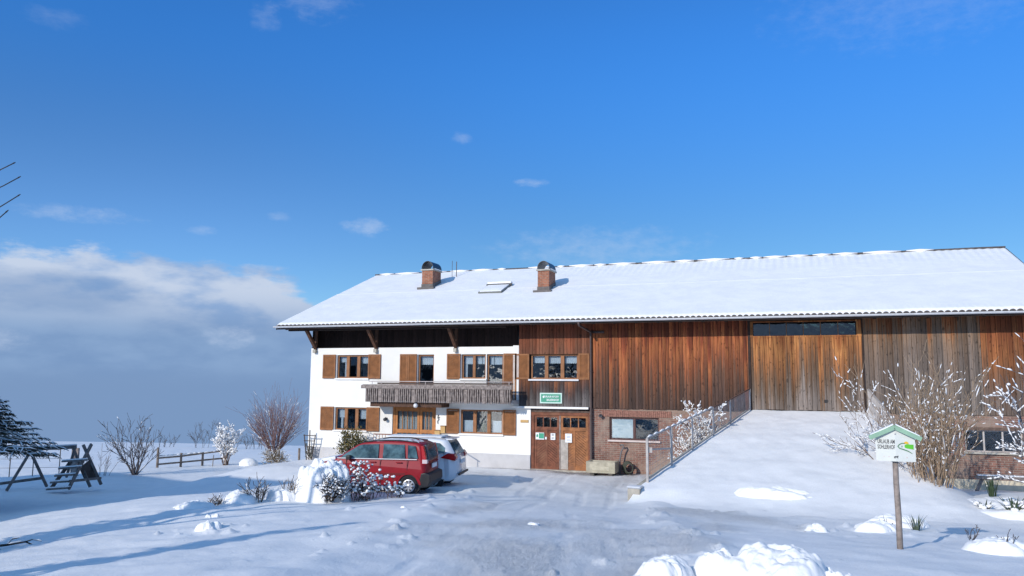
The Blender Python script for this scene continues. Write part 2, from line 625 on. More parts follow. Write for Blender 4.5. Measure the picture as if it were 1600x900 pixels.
W_DOOR = wood('barn_door_boards', [(0.0, (0.22, 0.18, 0.155)), (0.30, (0.15, 0.095, 0.06)), (0.5, (0.20, 0.10, 0.05)), (0.72, (0.33, 0.13, 0.045)), (0.86, (0.42, 0.185, 0.062)), (1.0, (0.25, 0.085, 0.028))], 0.165, -1.89, 2.6, 5.5, 0.4, 1.1)
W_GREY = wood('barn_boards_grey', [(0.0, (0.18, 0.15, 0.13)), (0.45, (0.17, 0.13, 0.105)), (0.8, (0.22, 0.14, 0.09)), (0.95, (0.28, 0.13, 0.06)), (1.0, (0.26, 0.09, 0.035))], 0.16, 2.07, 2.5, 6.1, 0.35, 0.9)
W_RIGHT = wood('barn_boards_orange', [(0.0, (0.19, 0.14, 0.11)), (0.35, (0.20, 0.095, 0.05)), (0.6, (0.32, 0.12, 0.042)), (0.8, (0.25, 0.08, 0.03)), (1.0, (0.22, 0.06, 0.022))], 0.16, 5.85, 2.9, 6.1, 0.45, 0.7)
W_UP = wood('cladding_red', [(0.0, (0.19, 0.08, 0.045)), (0.5, (0.24, 0.075, 0.035)), (1.0, (0.21, 0.06, 0.03))], 0.15, -11.3, 4.7, 6.1, 0.5, 0.5)
W_LOW = wood('cladding_grey', [(0.0, (0.14, 0.125, 0.12)), (0.45, (0.075, 0.055, 0.05)), (0.75, (0.13, 0.06, 0.04)), (1.0, (0.22, 0.085, 0.04))], 0.15, -11.3, 2.6, 3.7, 0.5, 0.9)
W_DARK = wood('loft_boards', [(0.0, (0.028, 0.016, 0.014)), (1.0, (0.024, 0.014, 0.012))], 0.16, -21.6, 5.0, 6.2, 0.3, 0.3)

# ------------------------------------------------------------------ the ground
RAMP_A, RAMP_B = np.array([-4.7, -8.2]), np.array([-1.98, 0.0])      # left edge of the ramp


def gbase(X, Y):
    X = np.asarray(X, float)
    Y = np.asarray(Y, float)
    far = -.03*Y-.000557*Y*Y
    near = .012*(-Y)+.0013*Y*Y
    up = .25+.073*(-Y-10)
    z = np.where(Y > 0, far, np.where(Y > -10, near, up))
    z = np.where(Y < -40, 2.44-.02*(Y+40), z)
    z = z-.9*sstep(5, 16, -X)*sstep(-11, -24, Y)
    prot = 1-sstep(-8, -3, Y)*(1-sstep(21, 26, -X))
    z = z-.95*sstep(13, 25, -X)*prot*(1-sstep(5, 40, Y)*(1-sstep(24, 30, -X)))
    z = z-.0002*np.maximum(0, -X-27)**2*(Y > -60)
    # garden bed to the right of the ramp
    z = z+.28*np.exp(-(((X-6.2)/2.2)**2+((Y+5.2)/3.0)**2))
    return z


def seg_dist(X, Y, pts):
    best = np.full(np.shape(X), 1e9)
    for (a, b) in zip(pts[:-1], pts[1:]):
        a, b = np.array(a, float), np.array(b, float)
        d = b-a
        t = np.clip(((X-a[0])*d[0]+(Y-a[1])*d[1])/(d@d), 0, 1)
        best = np.minimum(best, np.hypot(X-a[0]-t*d[0], Y-a[1]-t*d[1]))
    return best


DRIVE = [(-1.2, -33), (-3.6, -22), (-5.6, -14.5), (-7.2, -7), (-8.2, -1.2)]
SPUR = [(-3.6, -21), (-3.2, -14), (-1.9, -10.8), (-0.6, -9.2)]
YARD = [(-13, -2.4), (-6.2, -2.2)]
LUMPS = []
_rng = np.random.default_rng(5)
for _ in range(170):
    t = _rng.random()
    i = min(int(t*4), 3)
    a, b = np.array(DRIVE[i]), np.array(DRIVE[i+1])
    p = a+(b-a)*(t*4-i)
    side = _rng.choice([-1, 1])
    off = 2.0+abs(_rng.normal(0, .9))
    d = (b-a)/np.linalg.norm(b-a)
    q = p+np.array([-d[1], d[0]])*off*side
    LUMPS.append((q[0], q[1], (.05+.15*_rng.random()**2), .02+.055*_rng.random()**2))


for (hx, hy, hr, hn) in ((-.6, -20.7, 1.6, 46), (1.4, -12.3, 1.4, 26), (.2, -13.2, 1.3, 26), (-.7, -8.3, 1.5, 14), (3.1, -15.5, 1.1, 14), (-11.2, -18.8, .9, 12)):
    for _ in range(hn):
        LUMPS.append((hx+_rng.normal(0, hr*.6), hy+_rng.normal(0, hr*.5), .04+.10*_rng.random()**2, .02+.07*_rng.random()**2))


def packed(X, Y):
    n = fbm(X*.55, Y*.55, 4, 3)-.5
    d = seg_dist(X, Y, DRIVE)
    m = 1-sstep(1.5, 2.7, d+n*2.6)
    s = (1-sstep(1.2, 2.3, seg_dist(X, Y, SPUR)+n*2.4))*1.0
    y = (1-sstep(1.0, 2.2, seg_dist(X, Y, YARD)+n*2.0))
    m = np.maximum(np.maximum(m, s), y)
    patch = sstep(.40, .62, fbm(X*.35+9, Y*.22, 4, 21))
    return m*(.25+.75*patch)


def gdetail(X, Y):
    dist = np.hypot(X, Y+32)
    fade = 1-sstep(60, 120, dist)
    z = (fbm(X*.23, Y*.23, 4, 1)-.5)*.20*fade*sstep(1.0, 4.5, -Y+.0*X+abs(X+6)*.0)
    z = z+(fbm(X*1.3, Y*1.3, 4, 2)-.5)*.055*fade
    d = seg_dist(X, Y, DRIVE)
    # sunk drive with ploughed shoulders
    z = z-.05*(1-sstep(1.6, 2.6, d))
    sh = np.exp(-((d-2.75)/.42)**2)*(.3+fbm(X*.8, Y*.8, 4, 8))
    z = z+.06*sh*sstep(2.5, 6, -Y)
    # wheel tracks
    for o in (.55, 1.35):
        z = z-.022*np.exp(-((d+.25*(vnoise(X*.4, Y*.4, 77)-.5)-o)/.12)**4)*sstep(.35, .62, fbm(X*.7, Y*.7, 3, 11))
    z = z+packed(X, Y)*(fbm(X*7, Y*4, 4, 14, .65)-.5)*.055
    d2 = seg_dist(X, Y, SPUR)
    for o in (.7,):
        z = z-.02*np.exp(-((d2-o)/.13)**4)*sstep(.35, .62, fbm(X*.7+4, Y*.7, 3, 12))
    # wind ripples on the untouched side
    wr = sstep(3, 6, d)*fade
    z = z+wr*(fbm(X*.9+Y*.35, Y*2.4-X*.9, 3, 31)-.5)*.045
    for (lx, ly, lr, lh) in LUMPS:
        q = ((X-lx)**2+(Y-ly)**2)/(lr*lr)
        m = q < 6
        if np.any(m):
            z = z+np.where(m, lh*np.exp(-q*q*.6)*(.6+.8*vnoise(X*14+lx, Y*14)), 0)
    return z


def ground_z(x, y):
    return float(gbase(x, y)+gdetail(np.array([x]), np.array([y]))[0])


def gz(x, y):
    return float(gbase(x, y))


def build_ground():
    th = [-PI]
    fine0, fine1 = YAW-R(40), YAW+R(40)           # degrees left of +Y
    a = -PI
    th = []
    while a < PI:
        th.append(a)
        a += R(0.115) if fine0-R(2) < a < fine1+R(2) else R(2.0)
    th = np.array(th)
    r = [0.0]
    rr = [.6]
    while rr[-1] < 420:
        x = rr[-1]
        rr.append(x*(1.0085 if x > 6 else 1.03))
    rr = np.array(rr)
    TH, RR = np.meshgrid(th, rr)
    X = -np.sin(TH)*RR
    Y = -32+np.cos(TH)*RR
    Z = gbase(X, Y)
    zd = np.zeros_like(Z)
    near = RR < 130
    zd[near] = gdetail(X[near], Y[near])
    # keep the sheet just below the foot of the house and inside it
    inside = (X > -21.9) & (X < 8.0) & (Y > -.35) & (Y < 16)
    Z = Z+zd
    Z = np.where(inside, np.minimum(Z, -.02), Z)
    ny, nx = X.shape
    V = np.stack([X, Y, Z], -1).reshape(-1, 3)
    ii, jj = np.meshgrid(np.arange(ny-1), np.arange(nx), indexing='ij')
    j2 = (jj+1) % nx
    F = np.stack([ii*nx+jj, ii*nx+j2, (ii+1)*nx+j2, (ii+1)*nx+jj], -1).reshape(-1, 4)[:, ::-1]
    me = bpy.data.meshes.new('ground')
    me.vertices.add(len(V))
    me.vertices.foreach_set('co', V.ravel())
    me.loops.add(F.size)
    me.loops.foreach_set('vertex_index', F.ravel().astype(np.int32))
    me.polygons.add(len(F))
    me.polygons.foreach_set('loop_start', np.arange(0, F.size, 4, dtype=np.int32))
    me.polygons.foreach_set('loop_total', np.full(len(F), 4, dtype=np.int32))
    me.polygons.foreach_set('use_smooth', np.ones(len(F), dtype=bool))
    me.update(calc_edges=True)
    pk = np.where(near, packed(X, Y), 0).ravel()
    at = me.attributes.new('packed', 'FLOAT', 'POINT')
    at.data.foreach_set('value', pk.astype(np.float32))
    n = fbm(X*1.7, Y*1.7, 4, 40)-.5
    br = (1-sstep(.25, .75, -Y+n*.9))*sstep(-13.4, -12.0, X)*(1-sstep(-6.6, -5.2, X))*(Y > -2)
    b2 = (1-sstep(.0, .5, seg_dist(X, Y, [(-9.6, -.75), (-7.9, -.9)])+n*.8))
    br = np.clip(np.maximum(br, b2), 0, 1)
    at = me.attributes.new('bare', 'FLOAT', 'POINT')
    at.data.foreach_set('value', br.ravel().astype(np.float32))
    me.materials.append(SNOWP)
    o = bpy.data.objects.new('ground', me)
    COL.objects.link(o)
    if me.polygons[0].normal.z < 0:
        me.flip_normals()
    tag(o, 'snow covered yard and fields with a scraped drive up to the farmhouse', None, kind='structure')


build_ground()


def ramp_left(t):
    return -4.7+2.72*t


def ramp_z(t):
    """height of the ramp surface, t=0 at its foot (y=-8.2), 1 at the barn door"""
    return .5+2.07*t


def build_ramp():
    ys = np.linspace(-12.5, -0.02, 150)
    nu = 110
    X = np.zeros((len(ys), nu))
    Y = np.zeros_like(X)
    Z = np.zeros_like(X)
    for i, y in enumerate(ys):
        t = (y+8.2)/8.2
        xl = ramp_left(t) if t > 0 else -4.7+1.2*t-1.0*t*t
        xr = 2.1+(1-t)*1.0 if t > 0 else 3.1-.5*t
        xs = np.concatenate([np.linspace(xl, xr, 80), xr+np.linspace(0.03, 2.4, nu-80)])
        g = gbase(xs, np.full(nu, y))
        base = ramp_z(t) if t >= 0 else .5+2.07*t
        k = .22
        g = g-.14*float(sstep(-9.8, -11.8, y))
        hh = np.maximum(base, g-.05)
        # smooth join with the ground at the foot
        dlt = np.clip((base-(g-.05))/k, -1, 1)
        hh = np.where(np.abs(base-(g-.05)) < k, (base+(g-.05))/2+k*(dlt*dlt+1)/4, hh)
        fall = sstep(0, 2.3, xs-xr)
        z = hh*(1-fall)+(g-.06)*fall
        z = z+(fbm(xs*1.2, np.full(nu, y)*1.2, 4, 52)-.5)*.07*(1-fall)*(1-sstep(-.8, 0, y)*.6)
        z = z+(fbm(xs*5, np.full(nu, y)*3.2, 3, 53)-.5)*.022
        if t < 0:       # feather the left lip into the ground
            lip = 1-sstep(0, 2.6, xs-xl)
            lip = lip*float(sstep(0, -.16, t))
            z = z*(1-lip)+(g-.07)*lip
        X[i], Y[i], Z[i] = xs, y, z
    m = MB()
    ny, nx = X.shape
    V = np.stack([X, Y, Z], -1).reshape(-1, 3)
    F = [(i*nx+j, i*nx+j+1, (i+1)*nx+j+1, (i+1)*nx+j) for i in range(ny-1) for j in range(nx-1)]
    m.add(V, F)
    o = m.build('ramp', SNOW, smooth=True, fix=False)
    tag(o, 'snow covered earth ramp rising to the barn door', None, kind='structure')


build_ramp()

# retaining wall along the left side of the ramp
rw = MB()
N = 24
pts_t = [i/N for i in range(N+1)]
v, f = [], []
for t in pts_t:
    x, y, z = ramp_left(t), -8.2+8.2*t-(0.02 if t == 1 else 0), ramp_z(t)
    for (dx, zz) in ((-.16, -.3), (-.16, z-.02), (.10, z-.06), (.10, -.3)):
        v.append((x+dx, y, zz))
for i in range(N):
    for k in range(4):
        a, b = i*4+k, i*4+(k+1) % 4
        f.append((a, b, b+4, a+4))
f += [(0, 1, 2, 3), tuple(N*4+k for k in (3, 2, 1, 0))]
rw.add(v, f)
rwo = thing('retaining_wall', (-4.75, -8.2, 0.2), 'low concrete retaining wall with a square end block at the left foot of the ramp', 'wall')
rw.build('wall', CONC, rwo)
eb = MB()
eb.box(-4.92, -4.56, -8.60, -8.18, -.2, .50)
eb.build('end_block', CONC, rwo, bevel=.02)
sc = MB()
sc.box(-4.95, -4.54, -8.63, -8.15, .502, .56)
sc.build('snow_cap', SNOW, rwo, bevel=.03, smooth=True)

# ------------------------------------------------------------------ the farmhouse
XL, XR = -21.6, 7.7
DEP = 15.6
RY = 7.8                                # ridge
EY, EZ = -1.1, 6.13                     # eave line
RZ = 9.56
SL = (RZ-EZ)/(RY-EY)
RX0, RX1 = -22.75, 8.45


def roof_z(y):
    return EZ+(y-EY)*SL if y <= RY else RZ-(y-RY)*SL


FH = thing('farmhouse', (-7.0, 0.0, 0.0), 'long farmhouse with white plaster and weathered barn boards under one snowy roof', 'house')


def wall_holes(m, x0, x1, z0, z1, holes, y=0.0, thick=.22):
    """front wall sheet at y with rectangular openings and their reveals"""
    xs = sorted(set([x0, x1]+[h[0] for h in holes]+[h[1] for h in holes]))
    zs = sorted(set([z0, z1]+[h[2] for h in holes]+[h[3] for h in holes]))
    xs = [a for a in xs if x0 <= a <= x1]
    zs = [a for a in zs if z0 <= a <= z1]
    idx, v, f = {}, [], []
    for i, a in enumerate(xs):
        for j, b in enumerate(zs):
            idx[i, j] = len(v)
            v.append((a, y, b))
    for i in range(len(xs)-1):
        for j in range(len(zs)-1):
            cx, cz = (xs[i]+xs[i+1])/2, (zs[j]+zs[j+1])/2
            if any(h[0] < cx < h[1] and h[2] < cz < h[3] for h in holes):
                continue
            f.append((idx[i, j], idx[i+1, j], idx[i+1, j+1], idx[i, j+1]))
    m.add(v, f)
    for (a, b, c, d) in holes:
        a2, b2, c2, d2 = max(a, x0), min(b, x1), max(c, z0), min(d, z1)
        yy = y+thick
        m.add([(a2, y, c2), (b2, y, c2), (b2, y, d2), (a2, y, d2), (a2, yy, c2), (b2, yy, c2), (b2, yy, d2), (a2, yy, d2)],
              [(0, 4, 5, 1), (1, 5, 6, 2), (2, 6, 7, 3), (3, 7, 4, 0)])
    return m


# window openings  (x0, x1, z0, z1)
H_W1 = (-20.20, -18.55, 3.69, 4.74)
H_W2 = (-16.06, -15.27, 2.75, 4.74)
H_W3 = (-13.96, -12.82, 3.69, 4.74)
H_W3D = (-12.78, -12.02, 2.75, 4.74)
H_W4 = (-10.80, -8.74, 3.69, 4.72)
H_W5 = (-20.22, -18.57, 1.35, 2.37)
H_DOOR = (-17.26, -15.13, .36, 2.48)
H_W6 = (-13.98, -12.03, 1.36, 2.37)
H_GAR = (-10.78, -8.27, -.05, 2.32)
H_BW = (-7.44, -5.45, 1.29, 2.18)
H_RW = (5.19, 6.95, 1.26, 2.0)

m = MB()
wall_holes(m, XL, -11.3, .55, 5.06, [H_W1, H_W2, H_W3, H_W3D, H_W5, (H_DOOR[0], H_DOOR[1], .5, H_DOOR[3]), H_W6])
# return of the left gable, the sill under the loft boards, the back
m.add([(XL, 0, .55), (XL, DEP, .55), (XL, DEP, 5.06), (XL, 0, 5.06)], [(0, 1, 2, 3)])
m.add([(XL, 0, 5.06), (-11.56, 0, 5.06), (-11.56, .6, 5.06), (XL, .6, 5.06)], [(0, 1, 2, 3)])
m.add([(XL, DEP, -.3), (XR, DEP, -.3), (XR, DEP, 6.0), (XL, DEP, 6.0)], [(0, 1, 2, 3)])
m.build('wall', PLASTER, FH)
m = MB()
m.box(-11.56, -11.302, -.05, .1, 2.56, 5.10)
m.box(-11.58, -8.27, -.16, .1, 2.475, 2.557)
m.add([(-11.298, 0, .55), (-10.78, 0, .55), (-10.78, 0, 2.474), (-11.298, 0, 2.474)], [(0, 1, 2, 3)])
m.add([(-10.78, 0, -.1), (-10.78, .3, -.1), (-10.78, .3, 2.47), (-10.78, 0, 2.47)], [(0, 1, 2, 3)])
m.build('white_trim', PLASTER, FH)
m = MB()
m.box(XL-.03, -17.27, -.03, .12, -.4, .548)
m.box(-15.12, -10.79, -.03, .12, -.4, .548)
m.add([(XL-.03, .12, -.4), (XL-.03, DEP, -.4), (XL-.03, DEP, .55), (XL-.03, .12, .55)], [(0, 1, 2, 3)])
m.build('plinth', PLINTH, FH, bevel=.01)

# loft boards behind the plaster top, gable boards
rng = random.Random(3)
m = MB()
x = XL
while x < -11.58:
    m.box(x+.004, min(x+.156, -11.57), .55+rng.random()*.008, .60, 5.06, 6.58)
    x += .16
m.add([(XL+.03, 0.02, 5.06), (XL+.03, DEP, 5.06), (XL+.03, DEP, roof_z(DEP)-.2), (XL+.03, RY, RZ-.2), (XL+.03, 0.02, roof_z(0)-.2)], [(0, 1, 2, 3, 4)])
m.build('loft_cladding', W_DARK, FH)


def boards(name, matl, x0, x1, z0, z1, w, holes=(), y=0.0, bat=True, seed=1, extra=0.0):
    rg = random.Random(seed)
    mb = MB()
    x = x0
    while x < x1-.01:
        xe = min(x+w, x1)
        a, b = x+.006, xe-.006
        dy = rg.random()*.022+extra
        segs = [(z0-rg.random()*.025, z1)]
        for h in holes:
            if b > h[0] and a < h[1]:
                ns = []
                for (s, e) in segs:
                    if s < h[2]:
                        ns.append((s, min(e, h[2])))
                    if e > h[3]:
                        ns.append((max(s, h[3]), e))
                segs = ns
        for (s, e) in segs:
            mb.box(a, b, y-.022-dy, y, s, e)
        x = xe
    return mb.build(name, matl, FH)


# cladding of the bay above the garage, upper and lower strip are different boards
boards('cladding', W_UP, -11.298, -8.12, 3.66, 6.36, .15, [H_W4], seed=4)
boards('cladding', W_LOW, -11.298, -8.12, 2.56, 3.655, .15, [], y=-.006, seed=5)
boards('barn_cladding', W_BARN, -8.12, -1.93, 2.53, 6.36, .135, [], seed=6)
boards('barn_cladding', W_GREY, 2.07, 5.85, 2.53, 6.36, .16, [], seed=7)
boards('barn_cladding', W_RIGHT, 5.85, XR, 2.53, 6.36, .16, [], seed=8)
# backing behind boards (keeps the sun out)
m = MB()
for (a, b, z0, z1) in ((-11.3, -10.82, 2.55, 6.4), (-8.72, XR, 2.4, 6.4), (-10.82, -8.72, 2.55, 3.66), (-10.82, -8.72, 4.75, 6.4)):
    m.box(a, b, .03, .09, z0, z1)
m.build('board_backing', DARKWOOD, FH)

# brick base of the barn
m = MB()
wall_holes(m, -8.26, XR, .32, 2.52, [H_BW, H_RW], y=.02, thick=.2)
m.add([(-8.26, .02, -.3), (-4.6, .02, -.3), (-4.6, .02, .32), (-8.26, .02, .32)], [(0, 1, 2, 3)])
m.add([(XR, .02, -.3), (XR, DEP, -.3), (XR, DEP, 6.2), (XR, RY, RZ-.2), (XR, .02, 6.2)], [(0, 1, 2, 3, 4)])
m.build('brick_wall', BRICK, FH)
# soldier course over the brick window
m = MB()
x = -7.75
i = 0
while x < -5.0:
    m.box(x, x+.068, -.005-rng.random()*.006, .1, 2.20, 2.44)
    x += .078
m.build('brick_lintel', mat('lintel_brick', (0.27, 0.13, 0.095), 0.85, 0.3, 12.0), FH)
m = MB()
m.box(-2.2, XR, -.05, .08, -.4, .318)
m.build('base_course', CREAM, FH)


# ---- windows
def shutter(x0, x1, z0, z1, parent, y=-.065):
    mb = MB()
    t = .035
    fw = .065
    mb.box(x0, x0+fw, y, y+t, z0, z1)
    mb.box(x1-fw, x1, y, y+t, z0, z1)
    mb.box(x0+fw, x1-fw, y, y+t, z1-fw, z1)
    mb.box(x0+fw, x1-fw, y, y+t, z0, z0+fw*1.2)
    z = z0+fw*1.2
    while z < z1-fw-.02:
        mb.add([(x0+fw, y+.004, z), (x1-fw, y+.004, z), (x1-fw, y+.030, z+.043), (x0+fw, y+.030, z+.043),
                (x0+fw, y+.012, z-.002), (x1-fw, y+.012, z-.002), (x1-fw, y+.036, z+.041), (x0+fw, y+.036, z+.041)],
               [(0, 1, 2, 3), (7, 6, 5, 4), (0, 3, 7, 4), (1, 5, 6, 2), (0, 4, 5, 1), (3, 2, 6, 7)])
        z += .047
    return mb.build('shutter', BROWN, parent)


def lace(x0, x1, z0, z1, parent, y=.26, waves=7, name='curtain', m_=None):
    mb = MB()
    n = 26
    v, f = [], []
    for i in range(n+1):
        x = x0+(x1-x0)*i/n
        yy = y+.014*math.sin(i/n*waves*2*PI)
        zz = z0+.012*math.sin(i/n*waves*2*PI+1)
        v += [(x, yy, zz), (x, yy, z1)]
    for i in range(n):
        f.append((2*i, 2*i+2, 2*i+3, 2*i+1))
    mb.add(v, f)
    return mb.build(name, m_ or LACE, parent, smooth=True)


def window(h, lights, parent, curtains=(), sh=(), sill=True, mull=.15, fr=.07, fmat=None, y=.09, sillmat=None, label=None, sill_out=.07):
    """h opening; curtains = list of (light index, frac low, frac high, left frac, right frac); sh = shutter x ranges"""
    x0, x1, z0, z1 = h
    fmat = fmat or FRAME
    mb = MB()
    mb.box(x0, x0+fr, y, y+.07, z0, z1)
    mb.box(x1-fr, x1, y, y+.07, z0, z1)
    mb.box(x0+fr, x1-fr, y, y+.07, z1-fr, z1)
    mb.box(x0+fr, x1-fr, y, y+.07, z0, z0+fr*.8)
    wl = (x1-x0-2*fr-mull*(lights-1))/lights
    rects = []
    for i in range(lights):
        a = x0+fr+i*(wl+mull)
        rects.append((a, a+wl, z0+fr*.8, z1-fr))
        if i < lights-1:
            mb.box(a+wl, a+wl+mull, y-.012, y+.07, z0+fr*.8, z1-fr)
    o = mb.build('window', fmat, parent)
    if label:
        o['label'] = label
    g = MB()
    for (a, b, c, d) in rects:
        g.box(a-.01, b+.01, y+.036, y+.044, c-.01, d+.01)
    g.build('pane', GLASS, o)
    for (i, lo, hi, l, r_) in curtains:
        a, b, c, d = rects[i]
        lace(a+(b-a)*l, a+(b-a)*r_, c+(d-c)*lo, c+(d-c)*hi, o, y=y+.16, waves=max(2, int((r_-l)*7)))
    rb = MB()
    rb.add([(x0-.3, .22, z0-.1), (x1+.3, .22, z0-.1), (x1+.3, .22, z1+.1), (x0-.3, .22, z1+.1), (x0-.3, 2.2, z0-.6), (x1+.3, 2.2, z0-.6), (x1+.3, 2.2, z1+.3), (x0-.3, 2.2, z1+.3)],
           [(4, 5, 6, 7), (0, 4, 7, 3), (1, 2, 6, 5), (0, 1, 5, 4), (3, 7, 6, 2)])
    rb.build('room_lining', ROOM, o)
    if sill:
        s = MB()
        s.box(x0-.06, x1+.06, -sill_out, y-.002, z0-.075, z0-.004)
        s.build('sill', sillmat or PLASTER, o, bevel=.008)
    for (a, b) in sh:
        shutter(a, b, z0-.02, z1+.02, o)
    return o


window(H_W1, 3, FH, [(0, .72, 1, 0, 1), (0, 0, .72, .55, .8), (2, .66, 1, 0, 1)], [(-20.91, -20.24), (-18.52, -17.90)], label='upper left window with its brown shutters open')
w2 = window(H_W2, 1, FH, [(0, .80, 1, 0, 1)], [(-16.52, -16.09), (-16.92, -16.53)], sill=False, label='narrow balcony door with folded shutters')
window(H_W3, 2, FH, [(0, .62, 1, 0, 1), (1, .62, 1, 0, 1), (0, 0, .62, 0, .3)], [(-14.62, -13.99)], mull=.12, label='upper window beside the balcony door')
window(H_W3D, 1, FH, [(0, .80, 1, 0, 1)], [(-11.99, -11.40)], sill=False, label='balcony door at the right end of the balcony')
window(H_W4, 3, FH, [(0, .68, 1, 0, 1), (1, .66, 1, 0, 1), (2, .66, 1, 0, 1)], [(-11.47, -10.84), (-8.70, -8.24)], sillmat=ZINC, sill_out=.12, label='wide window in the board cladding above the garage')
window(H_W5, 3, FH, [(0, .55, 1, 0, 1), (0, 0, .55, .3, .6), (2, .50, 1, 0, 1)], [(-20.95, -20.26), (-18.54, -17.90)], label='lower left window with its brown shutters open')
w6 = window(H_W6, 3, FH, [(0, 0, .56, 0, 1), (2, 0, .56, 0, 1)], [(-14.60, -14.01), (-12.0, -11.42)], label='lower window with white half curtains and a plant between')
# pot plant in the middle light
pl = MB()
rg = random.Random(8)
for i in range(26):
    a = rg.random()*6.28
    b = (-13.0+math.cos(a)*.13*rg.random()*1.6, .24, 1.44+.55*rg.random())
    pl.tube([(-13.0, .24, 1.42), ((-13.0+b[0])/2+.02, .24, (1.42+b[2])/2+.05), b], [.012, .011, .002], 4)
pl.build('pot_plant', mat('leaf_green', (0.06, 0.12, 0.04), 0.6, 0.3, 9), w6)

FRAMER = mat('dark_red_frame', (0.075, 0.028, 0.026), 0.5, 0.15, 5)
wb = window(H_BW, 2, FH, [], [], mull=.10, fr=.06, fmat=FRAMER, y=.10, sillmat=mat('pale_sill', (0.60, 0.50, 0.46), 0.8, 0.1, 5), label='wide dark framed window in the brick wall, white blind in its left half')
b_ = MB()
b_.box(-7.36, -6.50, .155, .165, 1.36, 2.11)
b_.build('blind', mat('white_blind', (0.74, 0.76, 0.76), 0.8, 0.03, 3), wb)
wr_ = window(H_RW, 3, FH, [], [], mull=.05, fr=.045, fmat=mat('pale_window_frame', (0.46, 0.42, 0.39), 0.7, 0.15, 6), y=.09, sillmat=CONC, label='small barn window with pale bars in the right brick wall')
b_ = MB()
b_.box(5.10, 7.04, -.015, .02, 2.0, 2.10)
b_.build('lintel', mat('old_lintel', (0.13, 0.085, 0.065), 0.85, 0.3, 6), wr_)

# ---- entrance door under the balcony
dx0, dx1, dz0, dz1 = H_DOOR
ed = MB()
ed.box(dx0, dx0+.10, .06, .16, dz0, dz1)
ed.box(dx1-.10, dx1, .06, .16, dz0, dz1)
ed.box(dx0+.10, dx1-.10, .06, .16, dz1-.12, dz1)
edo = ed.build('entrance_door', DOORWOOD, FH)
mid = -15.95
for (a, b) in ((dx0+.105, mid-.01), (mid+.01, dx1-.105)):
    lf = MB()
    lf.box(a, a+.11, .08, .14, dz0, dz1-.12)
    lf.box(b-.11, b, .08, .14, dz0, dz1-.12)
    lf.box(a+.11, b-.11, .08, .14, dz1-.24, dz1-.12)
    lf.box(a+.11, b-.11, .075, .14, 1.30, 1.46)
    lf.box(a+.11, b-.11, .08, .14, dz0, dz0+.35)
    l = lf.build('door_leaf', DOORWOOD, edo)
    n = 3 if b-a > .9 else 2
    for i in range(1, n+1):
        xx = a+.11+(b-a-.22)*i/(n+1)
        if i < n+1:
            bb = MB()
            bb.box(xx-.012, xx+.012, .082, .13, dz0+.35, 1.30)
            bb.box(xx-.012, xx+.012, .082, .13, 1.46, dz1-.24)
            bb.build('glazing_bar', DOORWOOD, edo)
g = MB()
g.box(dx0+.2, dx1-.2, .108, .114, dz0+.3, dz1-.2)
g.build('door_glass', GLASS, edo)
lace(dx0+.2, dx1-.2, dz0+.3, dz1-.2, edo, y=.21, waves=24, m_=mat('net_curtain', (0.50, 0.46, 0.42), 0.9, 0.1, 20))
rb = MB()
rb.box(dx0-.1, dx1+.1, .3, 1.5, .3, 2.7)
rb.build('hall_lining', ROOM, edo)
# steps
st = MB()
st.box(-17.6, -14.75, -1.25, -.034, -.2, .34)
st.box(-17.8, -14.42, -1.60, -1.25, -.2, .17)
st.build('entrance_steps', CONC, FH, bevel=.015)
hr = MB()
hr.tube([(-14.66, -1.2, 1.36), (-13.45, -1.2, .72)], .020, 8)
hr.tube([(-14.66, -1.2, 1.36), (-14.66, -1.2, .30)], .018, 8)
hr.tube([(-13.55, -1.2, .76), (-13.55, -1.2, -.1)], .018, 8)
hr.build('handrail', GALV, FH, smooth=True)
hr = MB()
hr.tube([(-17.5, -1.2, 1.30), (-16.35, -1.2, 1.30)], .022, 8)
for i in range(9):
    hr.tube([(-17.5+i*.143, -1.2, .34), (-17.5+i*.143, -1.2, 1.30)], .012, 6)
hr.build('stair_railing', mat('rust_brown_metal', (0.24, 0.09, 0.05), 0.6, 0.2, 6), FH, smooth=True)

# ---- balcony
BX0, BX1, BY = -18.08, -11.28, -.95
bal = MB()
bal.box(BX0+.06, BX1, BY+.05, -.002, 2.66, 2.80)
balo = bal.build('balcony', mat('balcony_slab', (0.46, 0.45, 0.45), 0.9, 0.08, 3), FH)
b_ = MB()
b_.box(-17.94, -14.5, BY+.16, -.003, 2.455, 2.655)
b_.build('beam', mat('beam_wood', (0.085, 0.042, 0.026), 0.75, 0.3, 6), balo, bevel=.01)
b_ = MB()
b_.box(BX0-.22, BX1+.02, BY-.06, BY+.02, 3.24, 3.39)
b_.box(BX0-.16, BX1+.01, BY-.035, BY+.075, 3.392, 3.42)
b_.box(BX0-.02, BX1, BY+.025, BY+.07, 2.80, 2.90)
b_.box(BX0-.03, BX0+.05, BY+.03, -.0, 3.24, 3.39)
b_.build('top_rail', GREYWOOD, balo)
b_ = MB()
b_.box(BX0+.5, BX1, BY+.10, BY+.16, 3.43, 3.50)
b_.build('flower_box_rail', PIPE, balo)
b_ = MB()
b_.tube([(BX0+.12, BY, 3.55), (BX1, BY, 3.55)], .018, 8)
for xx in (BX0+.3, BX0+.75, -15.2, -13.4, -11.4):
    b_.tube([(xx, BY, 3.40), (xx, BY, 3.55)], .014, 6)
b_.build('pipe_rail', mat('pale_rail', (0.50, 0.44, 0.42), 0.5, 0.1, 6), balo, smooth=True)
rg = random.Random(12)
b_ = MB()
x = BX0
k = 0


def slat(mb, x, w, y, ph):
    n = 14
    lft, rgt = [], []
    for i in range(n+1):
        z = 2.66+.60*i/n
        s = .016*math.sin(i/n*2*PI*1.0+ph)
        lft.append((x+.012+max(0, s), z))
        rgt.append((x+w-.012-max(0, -s), z))
    mb.extrude(lft+rgt[::-1], 'y', y, y+.026)


